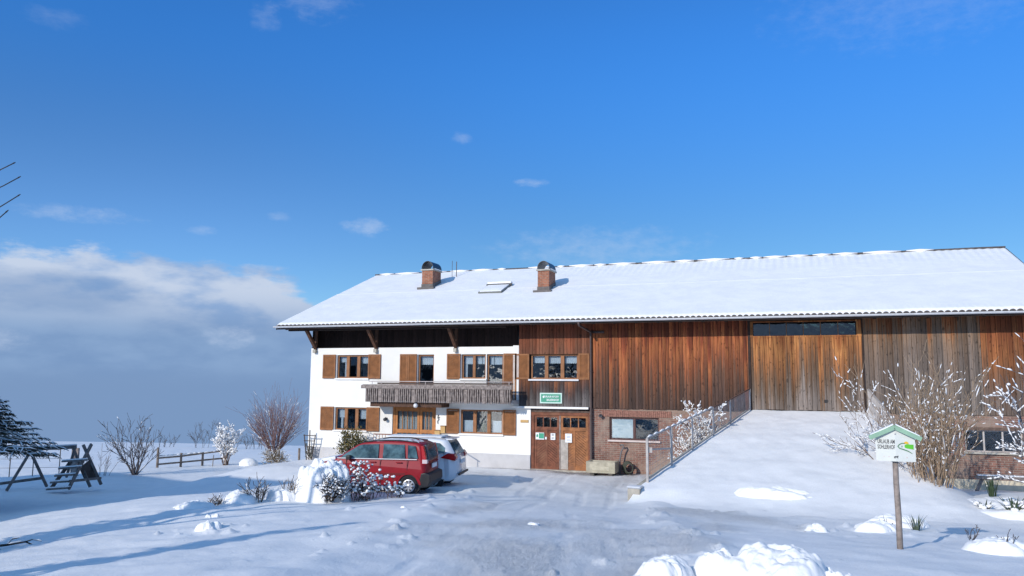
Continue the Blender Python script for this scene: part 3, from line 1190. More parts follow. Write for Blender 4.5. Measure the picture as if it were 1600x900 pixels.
while x < BX1-.05:
    if k % 7 == 6:
        slat(b_, x, .20, BY-.012, 0)
        x += .21
    else:
        slat(b_, x, .085, BY-.034-rg.random()*.012, PI*(k % 2))
        x += .100
    k += 1
y = BY+.02
while y < -.08:
    b_.box(BX0-.03, BX0-.004, y, y+.085, 2.66, 3.24)
    y += .1
b_.build('baluster_boards', GREYWOOD, balo)
b_ = MB()
b_.box(BX0+.02, BX1-.01, BY-.006, BY+.018, 2.72, 3.24)
b_.build('inner_boards', mat('inner_board', (0.055, 0.04, 0.038), 0.85, 0.3, 6), balo)

# ---- garage doors
gx0, gx1, gz0, gz1 = H_GAR
W_GD = mat('garage_red_wood', (0.17, 0.058, 0.030), 0.7, 0.35, 5, 0.003, 40, var2=(0.22, 0.10, 0.055))
W_GD2 = mat('garage_orange_wood', (0.30, 0.12, 0.045), 0.7, 0.3, 5, 0.003, 40, var2=(0.22, 0.10, 0.055))
W_GW = mat('garage_bare_wood', (0.40, 0.36, 0.32), 0.8, 0.2, 6, 0.003, 40)
gd = MB()
gd.box(gx0, gx0+.13, .05, .20, gz0, gz1)
gd.box(gx1-.06, gx1, .05, .20, gz0, gz1)
gd.box(gx0+.13, gx1-.06, .05, .20, gz1-.12, gz1)
gdo = gd.build('garage_door', W_GD, FH)
md = -9.53
for (a, b, wm, ori) in ((gx0+.135, md-.03, W_GD, 0), (md+.03, gx1-.065, W_GD2, 1)):
    lf = MB()
    fw = .10
    lf.box(a, a+fw, .09, .15, 0.0, gz1-.125)
    lf.box(b-fw, b, .09, .15, 0.0, gz1-.125)
    lf.box(a+fw, b-fw, .09, .15, gz1-.21, gz1-.125)
    lf.box(a+fw, b-fw, .085, .15, 1.58, 1.72)
    lf.box(a+fw, b-fw, .09, .15, 0.0, .14)
    cx = (a+b)/2
    lf.box(cx-.045, cx+.045, .086, .15, .14, 1.58)
    # herringbone planks in the two halves
    for (p, q, sg) in ((a+fw, cx-.045, 1), (cx+.045, b-fw, -1)):
        n = 13
        for i in range(-4, n):
            z0 = .14+i*.11
            dzz = (q-p)*.75
            za, zb = (z0, z0+dzz) if sg == 1 else (z0+dzz, z0)
            quad = [(p, za), (q, zb), (q, zb+.098), (p, za+.098)]
            quad = [(x_, min(max(z_, .14), 1.58)) for x_, z_ in quad]
            if max(z_ for _, z_ in quad)-min(z_ for _, z_ in quad) < .012:
                continue
            lf.extrude(quad, 'y', .104+rg.random()*.006, .14)
    l = lf.build('door_leaf', wm, gdo)
    for i in range(3):
        gw = (b-a-2*fw-.08)/3
        xa = a+fw+i*(gw+.04)
        pg = MB()
        pg.box(xa, xa+gw, .118, .124, 1.72, gz1-.21)
        pg.build('door_pane', GLASS, gdo)
        if i < 2:
            pb = MB()
            pb.box(xa+gw, xa+gw+.04, .10, .15, 1.72, gz1-.21)
            pb.build('glazing_bar', wm, gdo)
p_ = MB()
p_.box(md-.03, md+.03, .075, .17, 0.0, gz1-.125)
p_.build('door_post', GREYWOOD, gdo)
p_ = MB()
p_.box(md+.034, md+.34, .080, .10, .02, 1.22)
p_.build('worn_board', W_GW, gdo)
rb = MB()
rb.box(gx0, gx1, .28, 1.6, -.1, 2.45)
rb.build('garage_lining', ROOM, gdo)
p_ = MB()
p_.box(gx0-.02, gx1+.02, -.02, .3, -.3, 0.0)
p_.build('threshold', CONC, gdo)
p_ = MB()
p_.box(gx0, gx1, .04, .22, 2.33, 2.47)
p_.build('door_head', mat('head_wood', (0.12, 0.085, 0.07), 0.85, 0.3, 6), gdo)

# ---- the big barn door with its strip of panes
bd = thing  # noqa
m = MB()
x = -1.89
rgb = random.Random(17)
while x < 2.0:
    xe = min(x+.165, 2.03)
    zt_ = 5.30
    m.box(x+.006, xe-.006, -.062-rgb.random()*.018, -.03, 2.60-rgb.random()*.03, zt_)
    x = xe
m.box(-1.89, 2.03, -.085, -.03, 5.302, 5.36)
m.box(-1.89, -1.79, -.08, -.03, 5.36, 5.92)
m.box(1.86, 2.03, -.08, -.03, 5.36, 5.92)
m.box(-1.79, 1.86, -.08, -.03, 5.87, 5.92)
bdo = m.build('barn_door', W_DOOR, FH)
for i in range(6):
    a = -1.77+i*.603
    g = MB()
    g.box(a, a+.575, -.056, -.050, 5.37, 5.86)
    g.build('barn_pane', GLASS, bdo)
    if i:
        g = MB()
        g.box(a-.026, a-.002, -.075, -.035, 5.36, 5.87)
        g.build('glazing_bar', mat('bar_wood', (0.20, 0.10, 0.05), 0.8, 0.2, 6), bdo)
g = MB()
g.box(-1.8, 1.88, -.028, -.024, 5.34, 5.9)
g.build('dark_backing', ROOM, bdo)
g = MB()
g.box(.66, .78, -.084, -.0745, 2.87, 2.98)
g.build('cat_hole', BLACK, bdo)
g = MB()
g.box(-2.1, 7.4, -.36, -.30, 6.03, 6.06)
for xx in np.arange(-2.0, 7.4, 1.55):
    g.box(xx, xx+.04, -.34, -.03, 6.06, 6.09)
g.build('door_track', mat('track_metal', (0.30, 0.27, 0.25), 0.5, 0.15, 6), bdo)
m = MB()
m.box(-1.99, -1.895, -.09, -.0, 2.5, 6.0)
m.build('door_jamb', DARKWOOD, FH)
m = MB()
m.box(2.035, 2.075, -.10, -.0, 2.5, 6.0)
m.build('door_jamb', DARKWOOD, FH)

# ---- roof
m = MB()
for (y0, y1) in ((EY, RY), (RY, 2*RY-EY)):
    a, b = roof_z(y0)-.05, roof_z(y1)-.05
    m.add([(RX0, y0, a), (RX1, y0, a), (RX1, y1, b), (RX0, y1, b), (RX0, y0, a-.10), (RX1, y0, a-.10), (RX1, y1, b-.10), (RX0, y1, b-.10)],
          [(0, 1, 2, 3), (7, 6, 5, 4), (0, 4, 5, 1), (3, 2, 6, 7), (0, 3, 7, 4), (1, 5, 6, 2)])
roof = m.build('roof', DARKWOOD, FH)
# tile ends along the eave
m = MB()
x = RX0+.06
while x < RX1-.05:
    n = 6
    arc = [(x+.088*math.cos(a)+.095, EZ-.085+.062*math.sin(a)) for a in np.linspace(0, PI, n)]
    m.extrude(arc, 'y', EY-.10, EY+.4)
    x += .215
x = RX0
m.build('eave_tiles', TILE, roof, smooth=False)
# ridge tiles
m = MB()
x = RX0
while x < RX1-.1:
    L = .40
    arc = [(RY+.11*math.cos(a), RZ-.02+.075*math.sin(a)+.008*rng.random()) for a in np.linspace(0, PI, 7)]
    m.extrude(arc, 'x', x, min(x+L+.02, RX1))
    x += L
m.build('ridge_tiles', TILE, roof)


def snow_sheet():
    nx, ny = 760, 150
    xs = np.linspace(RX0+.0, RX1, nx)
    ys = np.linspace(EY-.04, RY-.05, ny)
    X, Y = np.meshgrid(xs, ys)
    t = (Y-EY)/(RY-EY)
    base = EZ+(Y-EY)*SL-.05
    h = .075+(fbm(X*.35, Y*.5, 4, 61)-.5)*.05+(fbm(X*2.2, Y*2.2, 3, 62)-.5)*.018
    # tile rolls and courses showing through where the snow is thin, towards the ridge
    thin = sstep(.62, .95, t)*sstep(-14, -8, X)*(.35+.65*fbm(X*.3, Y*.6, 3, 63))
    roll = np.sin(2*PI*X/.32)
    course = (Y/.36) % 1.0
    h = h-thin*(.030+.028*(1-roll)*.5)+thin*.010*course
    h = h+.004*np.sin(2*PI*X/.215)*sstep(.10, .0, t)
    # snow-guard line: a small step
    h = h+.035*np.exp(-((Y-3.72)/.07)**2)+.015*sstep(3.72, 3.60, Y)
    h = np.maximum(h, .004)
    # rounded edges
    h = h*np.minimum(1, .35+(X-RX0)/.12)*np.minimum(1, .35+(RX1-X)/.12)
    h = h*np.minimum(1, .25+(Y-EY+.04)/.10)
    V = np.stack([X, Y, base+h], -1)
    B = np.stack([X, Y, base-.02], -1)
    m = MB()
    n0 = nx*ny
    F = [(i*nx+j, i*nx+j+1, (i+1)*nx+j+1, (i+1)*nx+j) for i in range(ny-1) for j in range(nx-1)]
    m.add(V.reshape(-1, 3), F)
    # skirt
    sk, sf = [], []
    for j in range(nx):
        sk += [tuple(V[0, j]), tuple(B[0, j])]
    sf = [(2*j, 2*j+1, 2*j+3, 2*j+2) for j in range(nx-1)]
    m.add(sk, sf)
    for jj in (0, nx-1):
        sk = []
        for i in range(ny):
            sk += [tuple(V[i, jj]), tuple(B[i, jj])]
        m.add(sk, [(2*i, 2*i+1, 2*i+3, 2*i+2) for i in range(ny-1)])
    # far slope
    yb = 2*RY-EY
    m.add([(RX0, RY+.05, RZ+.02), (RX1, RY+.05, RZ+.02), (RX1, yb, roof_z(yb)+.03), (RX0, yb, roof_z(yb)+.03)], [(0, 1, 2, 3)])
    # patchy snow lying on the ridge tiles
    x = RX0+.3
    rr = random.Random(9)
    while x < RX1-.3:
        L = .25+rr.random()*1.4
        if rr.random() < (.62 if x < -4 else .95):
            m.tube([(x, RY-.05, RZ+.012), (x+L*.5, RY-.05, RZ+.022), (min(x+L, RX1), RY-.05, RZ+.012)], [.05, .075, .05], 6)
        x += L+.05+rr.random()*.3
    m.build('roof_snow', SNOW, roof, smooth=True)


snow_sheet()
# gutter (half round), its brackets, snow lip
m = MB()
n = 8
arc = [(EY-.15+.085*math.cos(a), EZ-.115+.075*math.sin(a)) for a in np.linspace(PI, 2*PI, n)]
arc2 = [(EY-.15+.073*math.cos(a), EZ-.115+.063*math.sin(a)) for a in np.linspace(2*PI, PI, n)]
m.extrude(arc+arc2, 'x', RX0-.06, RX1)
m.build('gutter', ZINC, roof, smooth=False)
m = MB()
m.box(RX0, RX1, EY-.065, EY-.03, EZ-.25, EZ-.10)
m.build('fascia', DARKWOOD, roof)
# rafter tails
m = MB()
x = -22.3
while x < RX1:
    y0, y1 = EY+.02, .55
    a, b = roof_z(y0)-.152, roof_z(y1)-.152
    m.add([(x, y0, a), (x+.12, y0, a), (x+.12, y1, b), (x, y1, b), (x, y0, a-.13), (x+.12, y0, a-.13), (x+.12, y1, b-.15), (x, y1, b-.15)],
          [(0, 1, 2, 3), (7, 6, 5, 4), (0, 4, 5, 1), (3, 2, 6, 7), (0, 3, 7, 4), (1, 5, 6, 2)])
    x += .85
m.box(RX0+.45, -11.6, -.86, -.68, 5.82, 5.98)        # eaves purlin on the struts
m.build('rafter_tails', DARKWOOD, roof)
for xx in (RX0-.03, RX1):
    m = MB()
    y0, y1 = EY-.03, RY
    for (p, q) in ((y0, RY), (RY, 2*RY-EY)):
        a, b = roof_z(p), roof_z(q)
        m.add([(xx, p, a-.03), (xx+.03, p, a-.03), (xx+.03, q, b-.03), (xx, q, b-.03), (xx, p, a-.25), (xx+.03, p, a-.25), (xx+.03, q, b-.25), (xx, q, b-.25)],
              [(0, 1, 2, 3), (7, 6, 5, 4), (0, 4, 5, 1), (3, 2, 6, 7), (0, 3, 7, 4), (1, 5, 6, 2)])
    m.build('bargeboard', DARKWOOD, roof)
# struts from the wall to the purlin
for xs_ in (-21.35, -18.15, -14.22):
    s = MB()
    s.bar((xs_, -.02, 5.05), (xs_-.03, -.80, 5.90), .13, .15, up=(0, 1, 0))
    s.bar((xs_, -.01, 4.92), (xs_, -.01, 6.0), .14, .06, up=(0, 1, 0))
    so_ = s.build('strut', mat('strut_wood', (0.11, 0.05, 0.028), 0.75, 0.3, 6), FH, bevel=.01)
    s = MB()
    s.box(xs_-.075, xs_+.075, -.16, -.002, 4.84, 5.0)
    s.build('corbel', CONC, so_, bevel=.01)

# ---- chimneys
def chimney(x0, x1, y0, y1, ztop, label):
    m = MB()
    m.box(x0, x1, y0, y1, roof_z(y0)-.5, ztop)
    c = m.build('chimney', CHIMBRICK, FH)
    c['label'] = label
    m = MB()
    zb = roof_z(y0)
    m.box(x0-.02, x1+.02, y0-.02, y0-.002, zb-.1, zb+.24)
    m.box(x0-.16, x1+.16, y0-.22, y0-.021, zb-.12, zb+.055)
    for (xa, xb) in ((x0-.02, x0-.002), (x1+.002, x1+.02)):
        m.add([(xa, y0, zb-.1), (xb, y0, zb-.1), (xb, y1, roof_z(y1)-.1), (xa, y1, roof_z(y1)-.1), (xa, y0, zb+.24), (xb, y0, zb+.24), (xb, y1, roof_z(y1)+.17), (xa, y1, roof_z(y1)+.17)],
              [(3, 2, 1, 0), (4, 5, 6, 7), (0, 1, 5, 4), (2, 3, 7, 6), (0, 4, 7, 3), (1, 2, 6, 5)])
    m.build('flashing', mat('lead_flashing', (0.115, 0.10, 0.095), 0.6, 0.2, 6), c)
    m = MB()
    m.box(x0-.06, x1+.06, y0-.06, y1+.06, ztop, ztop+.07)
    m.build('cap_slab', CONC, c, bevel=.01)
    m = MB()
    cx, rr = (x0+x1)/2, (x1-x0)/2+.03
    n = 14
    arc = [(cx+rr*math.cos(a), ztop+.10+(rr+.06)*math.sin(a)) for a in np.linspace(0, PI, n)]
    arc2 = [(cx+(rr-.018)*math.cos(a), ztop+.10+(rr+.042)*math.sin(a)) for a in np.linspace(PI, 0, n)]
    m.extrude(arc+arc2, 'y', y0-.02, y1+.02)
    for (xx) in (x0+.0, x1-.03):
        for yy in (y0+.02, y1-.05):
            m.box(xx, xx+.03, yy, yy+.03, ztop+.07, ztop+.13)
    m.build('hood', mat('hood_metal', (0.045, 0.045, 0.048), 0.35, 0.2, 6, metal=0.6), c)
    m = MB()
    m.tube([(x1+.02, y0+.1, ztop+.09), (x1+.02, y1, ztop+.09)], .04, 6)
    m.build('snow_ledge', SNOW, c, smooth=True)
    return c


c1 = chimney(-18.12, -17.52, 4.38, 5.35, 9.17, 'left brick chimney with a black barrel hood')
c2 = chimney(-11.48, -10.93, 3.02, 4.02, 8.70, 'right brick chimney with a black barrel hood')
m = MB()
m.tube([(-17.2, 6.6, 8.9), (-17.2, 6.6, 9.92)], .022, 6)
m.tube([(-17.45, 6.6, 8.9), (-17.45, 6.6, 9.98)], .014, 6)
m.build('vent_pipe', PIPE, roof)

# ---- skylight, propped open under a lid of snow
m = MB()


def rp(x, y, d=0.0):
    return (x, y-d*math.sin(math.atan(SL)), roof_z(y)+d*math.cos(math.atan(SL)))


for (p, q) in (((-14.40, 2.95), (-14.40, 4.25)), ((-13.25, 2.95), (-13.25, 4.25)), ((-14.40, 4.25), (-13.25, 4.25)), ((-14.40, 2.95), (-13.25, 2.95))):
    m.bar(rp(p[0], p[1], .055), rp(q[0], q[1], .055), .05, .10)
sk = m.build('skylight', mat('skylight_frame', (0.12, 0.13, 0.12), 0.5, 0.15, 6), roof)
m = MB()
m.bar(rp(-13.82, 3.0, .115), rp(-13.82, 4.12, .115), 1.10, .05)
m.bar(rp(-14.42, 4.29, .17), rp(-13.20, 4.29, .17), .26, .10)
m.build('skylight_snow', SNOW, sk, bevel=.02, smooth=True)
m = MB()
m.bar(rp(-14.46, 4.14, .115), rp(-13.14, 4.14, .115), .04, .11)
m.build('skylight_hinge', BLACK, sk)

# ---- downpipe
m = MB()
dpx = -8.16
m.tube([(dpx-.22, EY-.15, EZ-.18), (dpx-.20, EY-.12, EZ-.32), (dpx, -.16, 5.62), (dpx, -.13, 5.45), (dpx, -.12, 5.0), (dpx, -.12, 3.0), (dpx, -.12, .25), (dpx+.0, -.2, .08)], .048, 10)
m.box(dpx-.06, dpx+.06, -.17, -.03, 4.0, 4.03)
m.box(dpx-.06, dpx+.06, -.17, -.03, 2.2, 2.23)
m.box(dpx+.04, dpx+.55, -.11, -.04, 5.56, 5.66)
m.build('downpipe', PIPE, FH, smooth=True)

# ------------------------------------------------------------------ things on and by the house
def text_mesh(s, size, depth=.002, align='LEFT', sx=1.0):
    c = bpy.data.curves.new('t', 'FONT')
    c.body = s
    c.size = size
    c.extrude = depth
    c.offset = size*.016
    c.align_x = align
    c.resolution_u = 3
    o = bpy.data.objects.new('t', c)
    COL.objects.link(o)
    dg = bpy.context.evaluated_depsgraph_get()
    me = bpy.data.meshes.new_from_object(o.evaluated_get(dg))
    v = [(p.co.x*sx, p.co.y, p.co.z) for p in me.vertices]
    f = [tuple(p.vertices) for p in me.polygons]
    bpy.data.objects.remove(o)
    bpy.data.meshes.remove(me)
    bpy.data.curves.remove(c)
    return v, f


def add_text(mb, s, size, x, y, z, sx=1.0, depth=.002, rot=0.0, align='LEFT'):
    """lettering in the x,z plane facing -Y"""
    v, f = text_mesh(s, size, depth, align, sx)
    ca, sa = math.cos(rot), math.sin(rot)
    mb.add([(x+p[0]*ca, y-p[2]+p[0]*sa, z+p[1]) for p in v], f)


GREEN = mat('sign_green', (0.05, 0.30, 0.19), 0.5, 0.08, 6)
MINT = mat('sign_frame', (0.55, 0.72, 0.64), 0.5, 0.06, 6)
INK = mat('dark_ink', (0.045, 0.05, 0.06), 0.6, 0.05, 6)

# green board on the cladding
t = thing('wall_sign', (-9.87, -.06, 2.70), 'long green board with pale lettering on the weathered boards above the garage', 'sign')
m = MB()
m.box(-10.33, -9.42, -.075, -.048, 2.71, 3.10)
m.build('board', GREEN, t)
m = MB()
for b in ((-10.35, -9.40, 3.07, 3.12), (-10.35, -9.40, 2.69, 2.74)):
    m.box(b[0], b[1], -.085, -.045, b[2], b[3])
m.box(-10.35, -10.30, -.085, -.045, 2.74, 3.07)
m.box(-9.45, -9.40, -.085, -.045, 2.74, 3.07)
m.build('frame', MINT, t)
m = MB()
add_text(m, 'URLAUB AUF DEM', .105, -10.14, -.078, 2.935, .70)
add_text(m, 'BAUERNHOF', .125, -10.06, -.078, 2.79, .72)
m.extrude([(-10.24, 2.97), (-10.16, 3.02), (-10.15, 2.94), (-10.21, 2.90)], 'y', -.078, -.072)
m.build('lettering', WHITEP, t)

# papers on the garage door
t = thing('door_notice', (-10.38, .09, 1.2), 'green and white notice on the left garage door leaf', 'notice')
m = MB()
m.box(-10.58, -10.21, .070, .080, 1.20, 1.48)
m.build('sheet', WHITEP, t)
m = MB()
m.box(-10.44, -10.22, .066, .0695, 1.24, 1.46)
m.build('green_field', GREENP, t)
m = MB()
m.extrude([(-10.55, 1.30), (-10.47, 1.30), (-10.47, 1.38), (-10.51, 1.43), (-10.55, 1.38)], 'y', .064, .0695)
m.box(-10.43, -10.24, .062, .0655, 1.40, 1.415)
m.build('print', GREENP, t)
t = tag(MB().box(-10.17, -10.10, .070, .082, 1.21, 1.31).build('door_notice', WHITEP), 'tiny white card right beside the green notice on the garage door', 'notice')
t = thing('door_notice', (-9.82, .09, 1.2), 'white paper sheet with grey print on the right half of the left garage leaf', 'notice')
m = MB()
m.box(-9.93, -9.73, .070, .080, 1.20, 1.47)
m.build('sheet', WHITEP, t)
m = MB()
for i, z in enumerate((1.43, 1.40, 1.37, 1.28, 1.25)):
    m.box(-9.89, -9.79+.02*(i % 2), .067, .0695, z, z+.014)
m.build('print', INK, t)
t = thing('door_notice', (-9.16, .08, 1.1), 'largest white notice, on the pale worn board of the right garage leaf', 'notice')
m = MB()
m.box(-9.30, -9.02, .062, .074, 1.11, 1.47)
m.build('sheet', WHITEP, t)
m = MB()
for i, z in enumerate((1.42, 1.36, 1.33, 1.30, 1.22, 1.19)):
    m.box(-9.24, -9.10+.02*(i % 3), .058, .0615, z, z+.013)
m.build('print', mat('blue_ink', (0.35, 0.42, 0.52), 0.6, 0.05, 6), t)

m = MB()
m.box(-11.22, -10.87, -.03, -.004, 1.88, 1.99)
t = tag(m.build('name_board', TAN, bevel=.006), 'small tan wooden name board on the white wall left of the garage', 'sign')
# letter boxes
t = thing('letter_box', (-15.0, -.05, 1.12), 'lower honey coloured wooden letter box right of the entrance door', 'mailbox')
m = MB()
m.box(-15.12, -14.87, -.14, -.004, 1.13, 1.45)
m.build('box', TAN, t, bevel=.008)
m = MB()
m.box(-15.08, -14.91, -.146, -.1405, 1.17, 1.36)
m.build('front_panel', mat('tan_panel', (0.62, 0.42, 0.20), 0.6, 0.1, 6), t)
m = MB()
m.box(-15.14, -14.85, -.16, -.004, 1.452, 1.475)
m.build('lid', mat('brown_lid', (0.22, 0.11, 0.05), 0.6, 0.1, 6), t)
t = thing('letter_box', (-14.74, -.05, 1.34), 'upper plain honey coloured wooden letter box beside the shutter', 'mailbox')
m = MB()
m.box(-14.85, -14.63, -.13, -.004, 1.35, 1.64)
m.build('box', TAN, t, bevel=.008)
m = MB()
m.box(-14.865, -14.615, -.15, -.004, 1.642, 1.665)
m.build('lid', mat('brown_lid', (0.22, 0.11, 0.05), 0.6, 0.1, 6), t)
# iron ornament, entrance lamp, wall lamp
m = MB()
m.tube([(-15.0, -.03, 2.12), (-15.03, -.03, 2.02), (-14.97, -.03, 1.94), (-15.03, -.03, 1.86), (-15.02, -.03, 1.74)], .016, 6)
m.tube([(-15.05, -.03, 1.98), (-14.94, -.03, 2.02)], .012, 6)
tag(m.build('house_number', INK, smooth=True), 'black wrought iron ornament on the white wall right of the entrance', 'ornament')
t = thing('wall_lamp', (-15.88, -.05, 1.8), 'black carriage lamp on the white wall left of the entrance', 'lamp')
m = MB()
m.lathe([(.02, 0), (.075, .03), (.085, .10), (.02, .15)], (-15.88, -.16, 1.80), 12)
m.build('lamp_shade', INK, t, smooth=True)
m = MB()
m.tube([(-15.88, -.02, 1.90), (-15.88, -.10, 1.97), (-15.88, -.16, 1.94)], .012, 6)
m.box(-15.92, -15.84, -.02, -.003, 1.83, 1.95)
m.build('bracket', INK, t)
# move it to the wall pier left of the door
t.location.x -= 1.66
t = thing('ceiling_lamp', (-15.62, -1.0, 2.4), 'round white globe lamp hanging under the balcony', 'lamp')
m = MB()
m.blob((-15.62, -1.0, 2.53), .10, np.random.default_rng(1), 2, (1, 1, 1), 0)
m.build('globe', mat('globe_glass', (0.72, 0.72, 0.72), 0.25, 0.03, 3), t, smooth=True)
m = MB()
m.lathe([(.05, 0), (.05, .06)], (-15.62, -1.0, 2.62), 10)
m.build('holder', INK, t)
t = thing('horn_lamp', (-7.76, -.05, 2.2), 'small round black outdoor lamp on the brick wall beside the downpipe', 'lamp')
m = MB()
m.lathe([(.03, 0), (.055, -.06), (.075, -.13), (.07, -.135), (.03, -.05)], (-7.76, -.03, 2.23), 14, 'y')
m.build('lamp_body', INK, t, smooth=True)
m = MB()
m.box(-7.80, -7.72, -.03, .015, 2.19, 2.28)
m.build('mount', INK, t)

# stone trough with tap
t = thing('stone_trough', (-7.52, -.75, 0), 'pale rectangular concrete water trough on the yard under the brick window', 'trough')
m = MB()
x0, x1, y0, y1, z0, z1 = -8.12, -6.98, -1.1, -.38, .07, .50
m.box(x0, x1, y0, y0+.09, z0, z1)
m.box(x0, x1, y1-.09, y1, z0, z1)
m.box(x0, x0+.09, y0+.09, y1-.09, z0, z1)
m.box(x1-.09, x1, y0+.09, y1-.09, z0, z1)
m.box(x0+.09, x1-.09, y0+.09, y1-.09, z0, z0+.1)
m.build('basin', mat('trough_stone', (0.42, 0.38, 0.29), 0.9, 0.2, 5.0, 0.008, 24, var2=(0.33, 0.31, 0.22)), t)
m = MB()
m.box(x0+.25, x1-.22, y0-.018, y0-.001, z0+.10, z0+.25)
m.build('front_panel', mat('trough_face', (0.46, 0.42, 0.32), 0.9, 0.15, 6.0, 0.006, 30), t, bevel=.006)
for xx in (-7.98, -7.25):
    m = MB()
    m.box(xx, xx+.16, y0+.05, y1-.05, -.06, z0-.003)
    m.build('foot', mat('trough_foot', (0.10, 0.09, 0.08), 0.9, 0.2, 6), t)
m = MB()
m.box(x0+.1, x1-.1, y0+.1, y1-.1, z0+.30, z0+.34)
m.build('snow_fill', SNOW, t, bevel=.015, smooth=True)
t = thing('standpipe', (-6.9, -.3, 0), 'bent iron standpipe with curved tap behind the concrete trough', 'tap')
m = MB()
m.tube([(-6.96, -.28, -.05), (-6.96, -.28, .55), (-6.90, -.28, .85), (-6.80, -.28, 1.05), (-6.83, -.28, 1.12), (-6.92, -.28, 1.10)], .032, 8)
m.build('pipe', mat('iron_grey', (0.16, 0.15, 0.15), 0.5, 0.2, 6), t, smooth=True)
m = MB()
m.lathe([(.03, 0), (.03, .05)], (-6.93, -.28, 1.07), 8)
m.build('spout', INK, t)
m = MB()
rg = random.Random(4)
for k in range(6):
    pts = []
    for i in range(21):
        a = i/20*2*PI
        pts.append((-6.62+.02*k-.03+.20*math.cos(a)*(1-.05*k), -.30-.035*k, .24+.24*math.sin(a)*(1-.05*k)))
    m.tube(pts, .026, 6, cap=False)
tag(m.build('hose_coil', mat('dark_hose', (0.05, 0.055, 0.04), 0.6, 0.2, 6), smooth=True), 'dark coiled garden hose leaning on the brick wall behind the trough', 'hose')

# trellis at the left corner of the house
t = thing('garden_trellis', (-21.28, -.35, 0), 'dark wooden fan trellis at the left corner of the house', 'trellis')
m = MB()
for f_ in (-1, 0, 1):
    m.bar((-21.28+f_*.12, -.35, -.1), (-21.28+f_*.30, -.35, 1.12+(.2 if f_ == 0 else 0)), .035, .03)
for z in (.30, .58, .84, 1.08):
    w = .12+.18*z/1.12+.02
    m.bar((-21.28-w, -.385, z), (-21.28+w, -.385, z), .025, .035)
m.build('lattice', mat('trellis_wood', (0.06, 0.045, 0.04), 0.8, 0.2, 6), t)
m = MB()
rg = random.Random(7)
for i in range(40):
    a = rg.random()*6.28
    z = rg.random()*.62
    m.tube([(-21.28+.12*math.cos(a)*.4, -.30, z*.5), (-21.28+.16*math.cos(a), -.36+.1*math.sin(a), z+.1)], [.008, .004], 4)
    m.blob((-21.28+.16*math.cos(a), -.36+.1*math.sin(a), z+.1), .035, np.random.default_rng(i), 1, (1, 1, .6), .3)
m.build('climber', mat('climber_leaf', (0.055, 0.06, 0.035), 0.8, 0.3, 9), t)

# ------------------------------------------------------------------ plants
def norm(v):
    return v/max(1e-9, np.linalg.norm(v))


def grow(rng, p, d, L, r, depth, spec, out):
    """recursive twig system -> list of (points, radii, depth)"""
    n = max(3, int(spec.get('seg', 4)))
    pts, q, dd = [np.array(p, float)], np.array(p, float), norm(np.array(d, float))
    for i in range(n):
        dd = norm(dd+rng.normal(0, spec['wob'], 3)+np.array([0, 0, spec['up']]))
        q = q+dd*L/n
        pts.append(q.copy())
    rad = [r*(1-(1-spec['taper'])*i/n) for i in range(n+1)]
    out.append((pts, rad, depth))
    if depth <= 0:
        return
    k = spec['kids'][min(depth, len(spec['kids'])-1)]
    for c in range(k):
        f = spec.get('from', .35)+(1-spec.get('from', .35))*(c+rng.random())/k
        i = min(int(f*n), n-1)
        a = f*n-i
        b = pts[i]*(1-a)+pts[i+1]*a
        dirp = norm(pts[i+1]-pts[i])
        s = norm(np.cross(dirp, norm(rng.normal(0, 1, 3))))
        ang = spec['ang']*(.6+.8*rng.random())
        nd = dirp*math.cos(ang)+s*math.sin(ang)
        grow(rng, b, nd, L*spec['len']*(.6+.7*rng.random()), max(rad[i]*spec['rad'], spec['rmin']), depth-1, spec, out)


def twig_mesh(out, name, mt, parent, rmin=0.0):
    m = MB()
    for (pts, rad, dep) in out:
        n = 7 if dep >= 3 else (5 if dep == 2 else 4)
        m.tube(pts, [max(x, rmin) for x in rad], n, cap=dep >= 2)
    return m.build(name, mt, parent, smooth=True, fix=False)


def twig_snow(out, rng, parent, frac=.5, thick=.012, maxslope=.85, depmax=9, blobs=0.0, br=.03, name='snow_load'):
    m = MB()
    for (pts, rad, dep) in out:
        if dep > depmax:
            continue
        for i in range(len(pts)-1):
            d = pts[i+1]-pts[i]
            L = np.linalg.norm(d)
            if L < 1e-6 or abs(d[2])/L > maxslope or rng.random() > frac:
                continue
            w = thick*(.6+.9*rng.random())
            o = np.array([0, 0, rad[i]*.7+w*.45])
            m.tube([pts[i]+o*.5, pts[i]*.7+pts[i+1]*.3+o*1.1, pts[i]*.3+pts[i+1]*.7+o*1.1, pts[i+1]+o*.5], [w*.35, w, w*.9, w*.3], 5)
        if blobs and rng.random() < blobs:
            k = rng.integers(1, len(pts))
            m.blob(pts[k]+np.array([0, 0, br*.4]), br*(.5+.9*rng.random()), rng, 1, (1.1, 1.1, .8), .22)
    if m.v:
        return m.build(name, SNOW, parent, smooth=True, fix=False)


BARK = mat('twig_bark', (0.17, 0.115, 0.085), 0.85, 0.25, 9)
BARKR = mat('red_twig_bark', (0.23, 0.135, 0.125), 0.8, 0.25, 9)
BARKG = mat('grey_twig_bark', (0.115, 0.10, 0.10), 0.85, 0.25, 9)
BARKY = mat('pale_twig_bark', (0.33, 0.235, 0.155), 0.85, 0.25, 9)
BARKD = mat('dark_bark', (0.045, 0.036, 0.032), 0.9, 0.3, 6)


